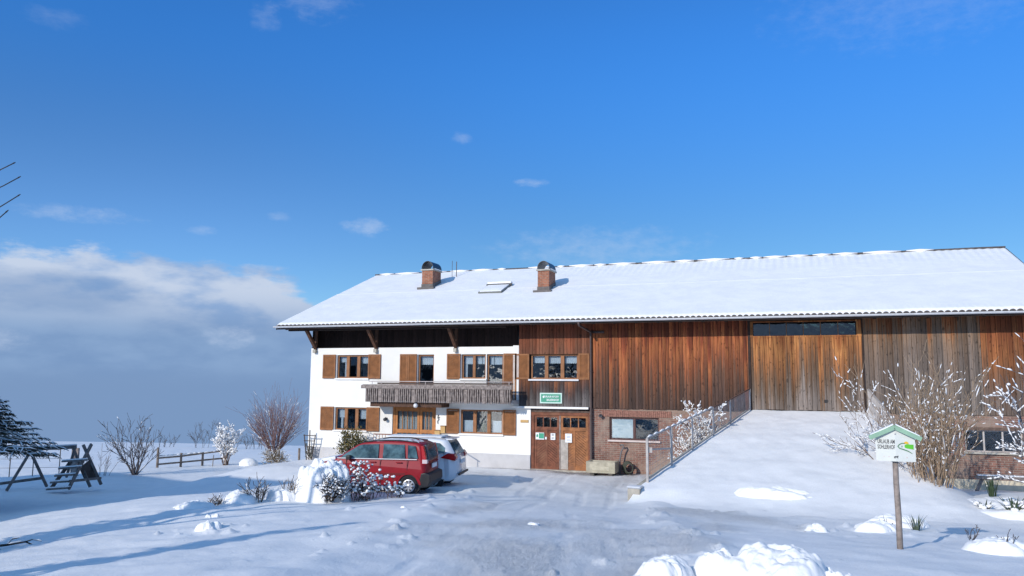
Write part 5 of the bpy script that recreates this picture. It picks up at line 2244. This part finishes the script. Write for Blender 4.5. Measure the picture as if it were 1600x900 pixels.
# big snow covered shrub left of the red car
def bigmound():
    rng = np.random.default_rng(131)
    c = np.array([-12.15, -13.2, gz(-12.15, -13.2)])
    t = thing('snow_covered_shrub', tuple(c), 'big shrub buried under rounded snow with dark twigs, left of the red car', 'shrub')
    m = heap_mesh(c[0]-.06, c[1], 1.70, 1.35, 1.10, 137, 20, steep=True)
    m.build('snow_load', SNOW, t, smooth=True, fix=False)
    out = []
    sp = dict(wob=.12, up=.0, taper=.4, kids=[0, 6, 5], ang=.7, len=.48, rad=.55, rmin=.006, seg=4)
    for i in range(34):
        a = rng.uniform(-1.5, .6)
        grow(rng, c+np.array([.34+.22*rng.random(), -.20-.3*rng.random(), .0]), (math.cos(a)*.6, math.sin(a)*.5-.2, .75+.7*rng.random()), .46, .014, 2, sp, out)
    twig_mesh(out, 'branches', mat('dark_shrub_twig', (0.055, 0.042, 0.036), 0.85, 0.3, 9), t, .007)
    twig_snow(out, rng, t, frac=.16, thick=.018, maxslope=.97, blobs=.14, br=.034)
    return t


bigmound()


# dry flower stalks with little caps of snow, in front of the red car
def stalks(x, y, n, h, seed, label, w=.35):
    rng = np.random.default_rng(seed)
    z = gz(x, y)
    t = thing('dry_flower_stalks', (x, y, z), label, 'dry flowers', group='dry flower stalks by the red car')
    m, s, hd = MB(), MB(), MB()
    for i in range(n):
        p0 = np.array([x+w*(rng.random()-.5)*1.2, y+w*(rng.random()-.5), z-.05])
        H = h*(.35+.65*rng.random())
        p2 = p0+np.array([rng.normal(0, .10), rng.normal(0, .08), H])
        p1 = (p0+p2)/2+rng.normal(0, .02, 3)
        m.tube([p0, p1, p2], [.008, .007, .005], 4)
        for k in range(rng.integers(2, 5)):
            u = .5+.5*rng.random()
            b = p0*(1-u)+p2*u
            e = b+np.array([rng.normal(0, .08), rng.normal(0, .06), .05+.05*rng.random()])
            m.tube([b, e], [.005, .004], 3)
            hd.blob(e, .026, rng, 1, (1, 1, .7), .2)
            if rng.random() < .85:
                s.blob(e+np.array([0, 0, .022]), .036*(.7+.6*rng.random()), rng, 1, (1.05, 1.05, .85), .15)
        hd.blob(p2, .03, rng, 1, (1, 1, .7), .2)
        s.blob(p2+np.array([0, 0, .026]), .044*(.7+.6*rng.random()), rng, 1, (1.05, 1.05, .9), .15)
    m.build('stems', mat('stalk_brown', (0.11, 0.075, 0.06), 0.85, 0.3, 9), t)
    hd.build('seed_heads', mat('seed_brown', (0.075, 0.05, 0.042), 0.9, 0.3, 9), t, smooth=True)
    s.build('snow_caps', SNOW, t, smooth=True)


stalks(-11.28, -12.75, 40, .98, 141, 'tallest clump of snow capped dry stalks, before the red car front door', .72)
stalks(-11.85, -12.9, 14, .55, 142, 'clump of dry stalks with snow caps just right of the big snow mound', .5)
stalks(-11.25, -12.7, 12, .34, 143, 'low dry stalks with snow caps below the red car sill', .7)
stalks(-10.85, -12.2, 13, .62, 144, 'loose dry flower stalks with snow caps just left of the red car rear wheel', .60)
stalks(-11.9, -12.6, 16, .30, 145, 'low tangle of snow capped stalks below the red car front wing', .8)
stalks(-10.6, -12.0, 10, .30, 146, 'few short snow capped stalks nearest the red car rear wheel', .5)


# ------------------------------------------------------------------ cars
def car(name, loc, rz, label, outline, w, belt, tumble, paint, side_glass, rear, wheels, extra=None):
    t = thing(name, loc, label, 'car', rz)

    def yy(z):
        return w-max(0, z-belt)*tumble-max(0, .45-z)*.10
    P = np.array(outline, float)
    n = len(P)
    nx = np.roll(P, -1, 0)-np.roll(P, 1, 0)
    nr = np.stack([nx[:, 1], -nx[:, 0]], -1)
    nr /= np.linalg.norm(nr, axis=1)[:, None]
    area = .5*np.sum(P[:, 0]*np.roll(P[:, 1], -1)-np.roll(P[:, 0], -1)*P[:, 1])
    if area > 0:
        nr = -nr            # nr now points inwards for either winding
    loops = []
    for s, ins in ((-1, .075), (-.985, .03), (-.95, .006), (-.88, 0), (.88, 0), (.95, .006), (.985, .03), (1, .075)):
        Q = P+nr*ins
        loops.append([(q[0]-math.copysign(1, q[0])*abs(q[0])**3*.020*s*s*(0.3 if abs(s) < .9 else 1), yy(p[1])*s, q[1]) for q, p in zip(Q, P)])
    m = MB()
    V = [p for L in loops for p in L]
    F = [tuple(range(n)), tuple((len(loops)-1)*n+k for k in range(n-1, -1, -1))]
    for i in range(len(loops)-1):
        for k in range(n):
            F.append((i*n+k, (i+1)*n+k, (i+1)*n+(k+1) % n, i*n+(k+1) % n))
    m.add(V, F)
    b = m.build('body', paint, t, smooth=True, local=True)
    for p in b.data.polygons:
        if len(p.vertices) > 6:
            p.use_smooth = False
    for poly in side_glass:
        for s in (1, -1):
            g = MB()
            g.add([(x, (yy(z)+.006)*s, z) for x, z in poly]+[(x, (yy(z)-.02)*s, z) for x, z in poly],
                  [tuple(range(len(poly))), tuple(range(2*len(poly)-1, len(poly)-1, -1))]+[(i, i+len(poly), (i+1) % len(poly)+len(poly), (i+1) % len(poly)) for i in range(len(poly))])
            g.build('side_window', SEAL, t, local=True)
    for (x, r) in wheels:
        for s in (1, -1):
            wm = MB()
            prof = [(r*.60, -.09), (r*.90, -.10), (r*.98, -.075), (r, -.03), (r, .03), (r*.98, .075), (r*.90, .10), (r*.60, .09)]
            wm.lathe(prof, (x, s*(w-.10), r), 28, 'y')
            wo = wm.build('wheel', BLACK, t, smooth=False, local=True)
            rm = MB()
            yo = s*(w-.10+.095)
            rm.lathe([(r*.64, -.02), (r*.64, .012), (r*.58, .016), (r*.55, 0.0), (r*.55, -.02)], (x, yo, r), 28, 'y')
            for k in range(8):
                a = 2*PI*k/8
                rm.bar((x+math.cos(a)*.04, yo, r+math.sin(a)*.04), (x+math.cos(a)*r*.58, yo, r+math.sin(a)*r*.58), .055, .022, up=(0, 1, 0))
            rm.lathe([(.055, -.02), (.055, .014), (.02, .022)], (x, yo, r), 14, 'y')
            rm.build('rim', RIM, wo, local=True)
            ar = MB()
            ar.lathe([(r*1.16, -.20), (r*1.16, .0)], (x, s*(w-.02), r+.01), 24, 'y')
            ar.build('wheel_well', BLACK, t, local=True)
    if extra:
        extra(t, yy)
    return t


RIM = mat('wheel_rim', (0.55, 0.55, 0.57), 0.35, 0.05, 4, metal=0.7)
SEAL = mat('car_window', (0.065, 0.115, 0.125), 0.06, 0.7, 3.2, spec=0.5)
REDP = mat('red_car_paint', (0.27, 0.006, 0.014), 0.42, 0.06, 4, spec=0.3, coat=0.22)
WHITECP = mat('white_car_paint', (0.74, 0.76, 0.79), 0.32, 0.02, 4, spec=0.5, coat=0.6)
REDL = mat('red_lens', (0.42, 0.012, 0.014), 0.15, 0.1, 20, spec=0.7)
CLEARL = mat('clear_lens', (0.62, 0.52, 0.52), 0.15, 0.1, 20, spec=0.7)


def arc(cx, r, z0, n=9):
    a0 = math.asin(max(-1, min(1, (z0-r*.93)/(r*1.18))))
    return [(cx+1.18*r*math.cos(a), r*.93+1.18*r*math.sin(a)) for a in np.linspace(PI-a0, a0, n)]


def panda_extra(t, yy):
    w = .79
    for s in (1, -1):
        for (xa, za) in ((-.36, .34), (.66, .34), (-1.17, .72)):
            m = MB()
            m.box(xa, xa+.014, s*(w+.001)-.004, s*(w+.001)+.004, za, 1.02)
            m.build('door_gap', BLACK, t, local=True)
        m = MB()
        m.box(-1.12, .9, s*(w+.008)-.012, s*(w+.008)+.012, .58, .64)
        m.build('side_moulding', mat('dark_red_trim', (0.16, 0.010, 0.014), 0.4, 0.05, 4), t, local=True)
        for x in (-1.0, -.22):
            m = MB()
            m.box(x, x+.17, s*(w+.012)-.014, s*(w+.012)+.014, .925, .955)
            m.build('handle', REDP, t, local=True, bevel=.005)
        m = MB()
        m.box(.50, .64, s*(w+.09)-.09, s*(w+.09)+.08, 1.0, 1.13)
        m.build('mirror', BLACK, t, local=True, bevel=.03)
        # tail lamp column along the hatch
        m = MB()
        m.extrude([(-1.60, .90), (-1.735, .90), (-1.70, 1.14), (-1.63, 1.42), (-1.56, 1.42), (-1.60, 1.10)], 'y', s*(w-.17), s*(w-.008))
        m.build('tail_light', REDL, t, local=True, bevel=.008)
        m = MB()
        m.box(-1.755, -1.61, min(s*(w-.16), s*(w+.004)), max(s*(w-.16), s*(w+.004)), .92, 1.03)
        m.build('reversing_light', CLEARL, t, local=True, bevel=.01)
        m = MB()
        m.tube([(.25, s*.60, 1.475), (-.2, s*.605, 1.55), (-.9, s*.605, 1.555), (-1.42, s*.60, 1.50)], .018, 6)
        m.build('roof_rail', BLACK, t, local=True)
        # arch trims
        for cx in (-1.22, 1.15):
            m = MB()
            aa = [(cx+.37*math.cos(a), .28+.37*math.sin(a)) for a in np.linspace(.1, PI-.1, 12)]
            bb = [(cx+.325*math.cos(a), .28+.325*math.sin(a)) for a in np.linspace(PI-.1, .1, 12)]
            m.extrude(aa+bb, 'y', s*(w-.02), s*(w+.018))
            m.build('arch_trim', REDP, t, local=True)
    m = MB()
    m.extrude([(-1.55, .22), (-1.80, .26), (-1.86, .40), (-1.85, .60), (-1.70, .66), (-1.58, .64), (-1.54, .45)], 'y', -.80, .80)
    m.build('rear_bumper', BLACK, t, local=True, bevel=.03)
    m = MB()
    m.add([(-1.765, -.58, .98), (-1.765, .58, .98), (-1.64, .52, 1.43), (-1.64, -.52, 1.43), (-1.72, -.58, .98), (-1.72, .58, .98), (-1.60, .52, 1.43), (-1.60, -.52, 1.43)],
          [(0, 1, 2, 3), (7, 6, 5, 4), (0, 4, 5, 1), (1, 5, 6, 2), (2, 6, 7, 3), (3, 7, 4, 0)])
    m.build('rear_window', SEAL, t, local=True)
    m = MB()
    m.box(-1.80, -1.77, -.26, .26, .76, .88)
    m.build('number_plate', WHITEP, t, local=True)
    m = MB()
    m.tube([(-1.74, .05, 1.02), (-1.70, -.25, 1.18)], .010, 5)
    m.build('rear_wiper', BLACK, t, local=True)
    # windscreen
    m = MB()
    m.add([(1.00, -.60, 1.015), (1.00, .60, 1.015), (.33, .52, 1.445), (.33, -.52, 1.445)], [(0, 1, 2, 3)])
    m.build('windscreen', SEAL, t, local=True)
    # snow on roof and bonnet
    m = MB()
    xs = np.linspace(.20, -1.50, 14)
    v, f = [], []
    for i, x in enumerate(xs):
        zt = np.interp(x, [-1.6, -1.40, -.8, 0, .30], [1.43, 1.475, 1.53, 1.50, 1.44])
        for j in range(9):
            y = -.56+1.12*j/8
            e = .03 if (j in (0, 8) or i in (0, 13)) else .055+.02*math.sin(i*2.3+j*1.7)
            v.append((x, y, zt-.03+e-.02*(y/.56)**2))
    for i in range(13):
        for j in range(8):
            f.append((i*9+j, i*9+j+1, (i+1)*9+j+1, (i+1)*9+j))
    m.add(v, f)
    m.build('roof_snow', SNOW, t, smooth=True, local=True, fix=False)
    m = MB()
    m.bar((1.02, 0, 1.03), (1.68, 0, .90), 1.50, .10)
    m.build('bonnet_snow', SNOW, t, bevel=.02, smooth=True, local=True)
    m = MB()
    for s in (1, -1):
        m.tube([(.95, s*(w+.002), 1.035), (.3, s*(w+.004), 1.03), (-1.45, s*(w+.004), 1.03)], .012, 5)
    m.build('sill_snow', SNOW, t, local=True)


panda = [(-1.72, .34), (-1.62, .27)]+arc(-1.22, .28, .27)+[(-.8, .25), (.7, .25)]+arc(1.15, .28, .27)+[(1.60, .24), (1.72, .30), (1.77, .50), (1.75, .70), (1.66, .82), (1.45, .90), (1.05, .99), (.72, 1.20), (.40, 1.41), (.22, 1.475), (-.1, 1.51), (-.6, 1.535), (-1.1, 1.525), (-1.45, 1.49), (-1.60, 1.44), (-1.66, 1.28), (-1.73, .98), (-1.765, .75), (-1.76, .55)]
rz_car = math.atan2(-.205, -.977)
pg_ = [[(.86, 1.045), (.72, 1.16), (.32, 1.40), (.20, 1.43), (-.28, 1.445), (-.28, 1.045)], [(-.42, 1.045), (-.42, 1.45), (-1.05, 1.44), (-1.09, 1.045)], [(-1.17, 1.06), (-1.15, 1.43), (-1.38, 1.40), (-1.47, 1.06)]]
rc = car('red_car', (-12.2, -10.3, gz(-11.5, -10.4)-.02), rz_car, 'small dark red hatchback with black rear bumper, parked in front of the white car', panda, .79, .98, .24, REDP, pg_, None, [(-1.22, .28), (1.15, .28)], panda_extra)


def wagon_extra(t, yy):
    w = .90
    for s in (1, -1):
        m = MB()
        m.extrude([(-1.66, .99), (-1.95, .94), (-2.14, .90), (-2.18, 1.0), (-2.10, 1.12), (-1.90, 1.14)], 'y', s*(w-.30), s*(w+.012))
        m.build('tail_light', REDL, t, local=True, bevel=.02)
        m = MB()
        m.box(.55, .72, min(s*w, s*(w+.2)), max(s*w, s*(w+.2)), 1.02, 1.16)
        m.build('mirror', WHITECP, t, local=True, bevel=.03)
        m = MB()
        m.tube([(.4, s*.62, 1.54), (0, s*.63, 1.60), (-1.4, s*.62, 1.60), (-1.75, s*.6, 1.55)], .018, 6)
        m.build('roof_rail', GALV, t, local=True)
    m = MB()
    m.add([(-2.135, -.62, 1.08), (-2.135, .62, 1.08), (-1.865, .54, 1.50), (-1.865, -.54, 1.50), (-2.05, -.62, 1.08), (-2.05, .62, 1.08), (-1.78, .54, 1.50), (-1.78, -.54, 1.50)],
          [(0, 1, 2, 3), (7, 6, 5, 4), (0, 4, 5, 1), (1, 5, 6, 2), (2, 6, 7, 3), (3, 7, 4, 0)])
    m.build('rear_window', SEAL, t, local=True)
    m = MB()
    m.box(-1.98, -1.70, -.58, .58, 1.53, 1.57)
    m.build('roof_spoiler', WHITECP, t, local=True, bevel=.015)
    m = MB()
    m.box(-2.255, -2.21, -.72, .72, .44, .50)
    m.build('bumper_strip', BLACK, t, local=True)
    m = MB()
    m.box(-2.235, -2.20, -.26, .26, .78, .90)
    m.build('number_plate', WHITEP, t, local=True)
    m = MB()
    m.add([(1.15, -.66, 1.08), (1.15, .66, 1.08), (.40, .56, 1.52), (.40, -.56, 1.52)], [(0, 1, 2, 3)])
    m.build('windscreen', SEAL, t, local=True)
    m = MB()
    m.bar((.25, 0, 1.605), (-1.6, 0, 1.605), 1.0, .05)
    m.build('roof_snow', SNOW, t, bevel=.02, smooth=True, local=True)


wag = [(-2.16, .34), (-2.0, .26)]+arc(-1.42, .31, .26)+[(-1.0, .24), (.9, .24)]+arc(1.38, .31, .26)+[(1.9, .24), (2.08, .30), (2.18, .50), (2.16, .74), (2.02, .90), (1.6, 1.0), (1.22, 1.06), (.85, 1.29), (.50, 1.48), (.25, 1.55), (-.2, 1.585), (-.9, 1.59), (-1.5, 1.565), (-1.84, 1.53), (-1.95, 1.38), (-2.12, 1.10), (-2.19, .95), (-2.21, .70), (-2.22, .50)]
wg_ = [[(.98, 1.10), (.52, 1.42), (.30, 1.49), (-.25, 1.51), (-.25, 1.08)], [(-.34, 1.08), (-.34, 1.51), (-1.10, 1.50), (-1.15, 1.09)], [(-1.23, 1.10), (-1.20, 1.49), (-1.62, 1.44), (-1.80, 1.30), (-1.78, 1.14)]]
wc = car('white_car', (-12.75, -7.95, gz(-11.9, -8.0)-.03), rz_car, 'white estate car with big red tail lamps, mostly hidden behind the red car', wag, .90, 1.02, .22, WHITECP, wg_, None, [(-1.42, .31), (1.38, .31)], wagon_extra)

# ------------------------------------------------------------------ the sign on its post
sx, sy = 1.45, -16.39
sz = gz(sx, sy)
sg = thing('holiday_sign', (sx, sy, sz), 'house shaped white sign with a green roof on a round wooden post in the snow', 'sign', R(-3))
sg.scale = (.93, .93, .93)
m = MB()
m.tube([(0, .04, -.3), (.0, .04, .6), (-.012, .04, 1.2), (-.01, .04, 1.62)], [.056, .054, .051, .05], 12)
m.build('post', POSTWOOD, sg, smooth=True, local=True)
B0, B1 = 1.60, 2.06             # board from / eaves
AP = 2.22
for s in (-1, 1):
    m = MB()
    pts = [(0.0, B0), (.335, B0), (.335, B1), (0.0, AP)]
    fold = .10
    v = []
    for d in (0, .022):
        for (x, z) in pts:
            v.append((x*s, -.045-fold*(.335-x)/.335*.55+d, z))
    m.add(v, [(0, 1, 2, 3), (7, 6, 5, 4), (0, 4, 5, 1), (1, 5, 6, 2), (2, 6, 7, 3), (3, 7, 4, 0)])
    m.build('board', mat('sign_board', (0.62, 0.635, 0.59), 0.5, 0.03, 5), sg, local=True)
RG = mat('sign_roof_green', (0.25, 0.41, 0.29), 0.6, 0.12, 6)
for s in (-1, 1):
    m = MB()
    a, b = Vector((0, 0.02, AP+.035)), Vector((.44*s, .02, AP+.035-.205))
    m.bar(a, b, .30, .028)
    m.bar(a+Vector((0, -.155, -.03)), b+Vector((0, -.155, -.03)), .022, .075)
    m.build('roof_board', RG, sg, local=True)
    m = MB()
    m.bar(a+Vector((.02*s, 0, .024)), b+Vector((-.02*s, 0, .024)), .26, .022)
    m.build('roof_snow', SNOW, sg, local=True, bevel=.006)


def sface(x):
    return -.045-.10*(.335-abs(x))/.335*.55-.0035


m = MB()
for (s_, z, sc_) in (('URLAUB AM', 1.925, 1.0), ('SOHLERHOF', 1.825, 1.0)):
    v, f = text_mesh(s_, .108, .0015, 'LEFT', .60)
    wid = max(p[0] for p in v)
    k = .295/wid
    m.add([(-.305+p[0]*k, sface(-.305+p[0]*k)-p[2], z+p[1]) for p in v], f)
v, f = text_mesh('. . .', .05, .0015, 'LEFT', .8)
m.build('lettering', INK, sg, local=True)


def flat(mb, poly):
    """thin shape lying on the sign's right board"""
    n = len(poly)
    v = [(x, sface(x)-.002, z) for x, z in poly]+[(x, sface(x)+.003, z) for x, z in poly]
    mb.add(v, [tuple(range(n)), tuple(range(2*n-1, n-1, -1))]+[(i, i+n, (i+1) % n+n, (i+1) % n) for i in range(n)])


m = MB()
flat(m, [(.155, 1.905), (.20, 1.925), (.25, 1.915), (.305, 1.915), (.305, 1.825), (.25, 1.835), (.19, 1.845), (.155, 1.86)])
lg = m.build('emblem', mat('emblem_green', (0.10, 0.45, 0.03), 0.5, 0.1, 9), sg, local=True)
m = MB()
up_ = [(.03, 1.875), (.06, 1.92), (.11, 1.945), (.165, 1.945)]
lo_ = [(.165, 1.930), (.11, 1.928), (.07, 1.905), (.05, 1.872), (.08, 1.85), (.14, 1.832)]
flat(m, up_+lo_[:4])
flat(m, [(.03, 1.875), (.05, 1.872), (.08, 1.85), (.15, 1.828), (.22, 1.80), (.285, 1.752), (.275, 1.748), (.21, 1.785), (.14, 1.810), (.065, 1.835)])
m.build('emblem_path', mat('emblem_dark', (0.09, 0.20, 0.11), 0.5, 0.1, 9), lg, local=True)
m = MB()
flat(m, [(.185+.042*math.cos(a), 1.928+.042*math.sin(a)) for a in np.linspace(0, PI, 10)])
m.build('emblem_sun', mat('emblem_yellow', (0.72, 0.42, 0.02), 0.5, 0.05, 9), lg, local=True)
m = MB()
flat(m, [(.095, 1.862), (.125, 1.866), (.125, 1.885), (.11, 1.90), (.095, 1.884)])
m.build('emblem_house', mat('emblem_grey', (0.30, 0.38, 0.33), 0.5, 0.05, 9), lg, local=True)
m = MB()
cow = [(-.035, 1.665), (-.03, 1.69), (-.005, 1.70), (.02, 1.695), (.035, 1.71), (.045, 1.70), (.035, 1.685), (.035, 1.66), (.025, 1.66), (.02, 1.675), (-.01, 1.675), (-.012, 1.655), (-.022, 1.655), (-.024, 1.672)]
flat(m, cow)
m.build('animal_mark', INK, sg, local=True)
m = MB()
flat(m, [(.17, 1.685), (.19, 1.69), (.20, 1.675), (.18, 1.665)])
flat(m, [(-.21, 1.69), (-.19, 1.692), (-.19, 1.68), (-.21, 1.678)])
flat(m, [(-.13, 1.69), (-.10, 1.692), (-.10, 1.68), (-.13, 1.678)])
m.build('pale_mark', mat('faded_print', (0.62, 0.50, 0.48), 0.6, 0.1, 9), sg, local=True)
m = MB()
m.lathe([(.012, 0), (.016, -.01), (.0, -.014)], (0, sface(0)-.0, 2.11), 10, 'y')
m.build('screw', GALV, sg, local=True)

# ------------------------------------------------------------------ what throws the long shadows: the next house, two small conifers
nh = thing('neighbour_house', (-33.0, -27.3, gz(-33, -27)), 'gabled house next door, standing left of the photographer', 'house')
ax = np.array([-.974, .227, 0])
pp = np.array([.227, .974, 0])
A = np.array([-25.4, -29.0, 0])
m = MB()
HB, HE, HR = -1.0, 5.6, 9.75
v = []
for u in (0, 15):
    for (q, z) in ((5, HB), (5, HE), (0, HR-.25), (-5, HE), (-5, HB)):
        p = A+ax*(u+.4)+pp*q
        v.append((p[0], p[1], z))
m.add(v, [(0, 1, 2, 3, 4), (9, 8, 7, 6, 5), (0, 5, 6, 1), (3, 8, 9, 4), (1, 6, 7, 2), (2, 7, 8, 3)])
m.build('wall', PLASTER, nh)
m = MB()
for s in (1, -1):
    a, b = A+np.array([0, 0, HR]), A+ax*16+np.array([0, 0, HR])
    c, d = A+pp*5.8*s+np.array([0, 0, HE-.55]), A+ax*16+pp*5.8*s+np.array([0, 0, HE-.55])
    up = np.array([0, 0, .22])
    m.add([a, b, d, c, a+up, b+up, d+up, c+up], [(0, 1, 2, 3), (7, 6, 5, 4), (0, 4, 5, 1), (1, 5, 6, 2), (2, 6, 7, 3), (3, 7, 4, 0)])
m.build('roof', SNOW, nh)
m = MB()
for u in (2, 5, 8, 11):
    for z in (1.0, 3.6):
        p = A+ax*(u+.4)+pp*5.02
        q = A+ax*(u+1.5)+pp*5.02
        m.add([(p[0], p[1], z), (q[0], q[1], z), (q[0], q[1], z+1.2), (p[0], p[1], z+1.2)], [(0, 1, 2, 3)])
m.build('window', mat('dark_pane', (0.03, 0.035, 0.04), 0.1, 0.1, 3), nh)

conifer((-17.6, -26.2, gz(-17.4, -25.6)), 5.9, 1.9, 'small dark conifer on the lawn, beyond the left edge of the photo', 151, 20, .5, .3)
conifer((-13.4, -30.6, gz(-13.4, -30.6)), 5.6, 1.3, 'broad dark conifer beside the photographer, left of the lawn', 152, 18, .5, .3)
cx_, cy_ = place(-17.5, 25.2)
conifer((cx_, cy_, gz(cx_, cy_)), 4.35, 2.95, 'dark conifer at the left edge with drooping snow dusted branches', 153, 18, .6, 2.15)

# bare tree whose twigs reach in at the left edge
bx, by = place(-12.4, 12.6)
rng = np.random.default_rng(161)
t = thing('bare_tree', (bx, by, gz(bx, by)), 'bare tree reaching a few budded twigs into the picture at the upper left edge', 'tree')
m = MB()
zb = gz(bx, by)
m.tube([(bx, by, zb-.2), (bx+.05, by, zb+2), (bx-.02, by+.05, zb+4.2), (bx+.05, by, zb+6.4)], [.15, .12, .08, .03], 9)
m.build('trunk', BARKD, t, smooth=True)
out = []
sp = dict(wob=.06, up=.05, taper=.4, kids=[0, 2, 3], ang=.45, len=.5, rad=.5, rmin=.006, seg=5)
for i in range(3):
    a = .5*i+2.6
    grow(rng, (bx, by, zb+2.6+.5*i), (math.cos(a), math.sin(a), .55), 2.0, .04, 2, sp, out)
for (h0, tipx, tiph, dz_, sag) in ((5.6, -7.92, 6.93, .5, .25), (4.9, -7.82, 6.70, -.6, .55), (4.2, -7.80, 6.41, .2, .35), (3.3, -7.97, 6.15, -.3, .75)):
    x0, y0 = place(-12.4, 12.6)
    x1, y1 = place(tipx, 12.4)
    xm, ym = place(-10.6, 12.5+dz_)
    xn, yn = place(-8.7, 12.4+dz_*.3)
    p0, p3 = np.array([x0, y0, h0]), np.array([x1, y1, tiph])
    p1 = np.array([xm, ym, h0+(tiph-h0)*.40-sag*.5])
    p2 = np.array([xn, yn, h0+(tiph-h0)*.78-sag*.45])
    cv = []
    for k in range(13):
        u = k/12
        # smooth curve through the four points
        w = [(1-u)**3, 3*u*(1-u)**2, 3*u*u*(1-u), u**3]
        cv.append(p0*w[0]+p1*w[1]+p2*w[2]+p3*w[3]+rng.normal(0, .018, 3)*(0 if k in (0, 12) else 1))
    rd = [.05*(1-u)**1.3+.0065 for u in np.linspace(0, 1, 13)]
    rd[-1] = .009
    out.append((cv, rd, 2))
    e = cv[-1]-cv[-2]
    out.append(([cv[-1]-e*.10, cv[-1]+e*.06], [.014, .005], 0))
    for k in range(2, 9):
        for q in range(2):
            dv = norm((cv[k+1]-cv[k])/np.linalg.norm(cv[k+1]-cv[k])*.8+rng.normal(0, .45, 3)+np.array([0, 0, .35]))
            room = (12-k)/12*4.4
            grow(rng, cv[k], dv, min(.9, room*.45)*(.6+.5*rng.random()), .014, 1, sp, out)
twig_mesh(out, 'crown', BARKD, t, .005)

# a dead branch lying on the snow near the left edge
rng = np.random.default_rng(171)
fb = (-14.75, -20.35, gz(-14.75, -20.35))
t = thing('fallen_branch', fb, 'dark fallen branch lying on the shaded snow in the lower left corner', 'branch')
out = []
pts_ = [np.array(fb)+np.array(p) for p in ((-.35, -.35, -.02), (-.12, -.10, .05), (.10, .05, .07), (.28, .30, .10), (.42, .36, .04))]
out.append((pts_, [.030, .028, .024, .018, .010], 2))
out.append(([pts_[2], pts_[2]+np.array([-.15, .22, .06]), pts_[2]+np.array([-.2, .42, .05])], [.016, .012, .006], 1))
out.append(([pts_[3], pts_[3]+np.array([.16, .02, .05]), pts_[3]+np.array([.34, .08, .02])], [.014, .010, .005], 1))
twig_mesh(out, 'branches', BARKD, t, .005)
twig_snow(out, rng, t, frac=.5, thick=.012)
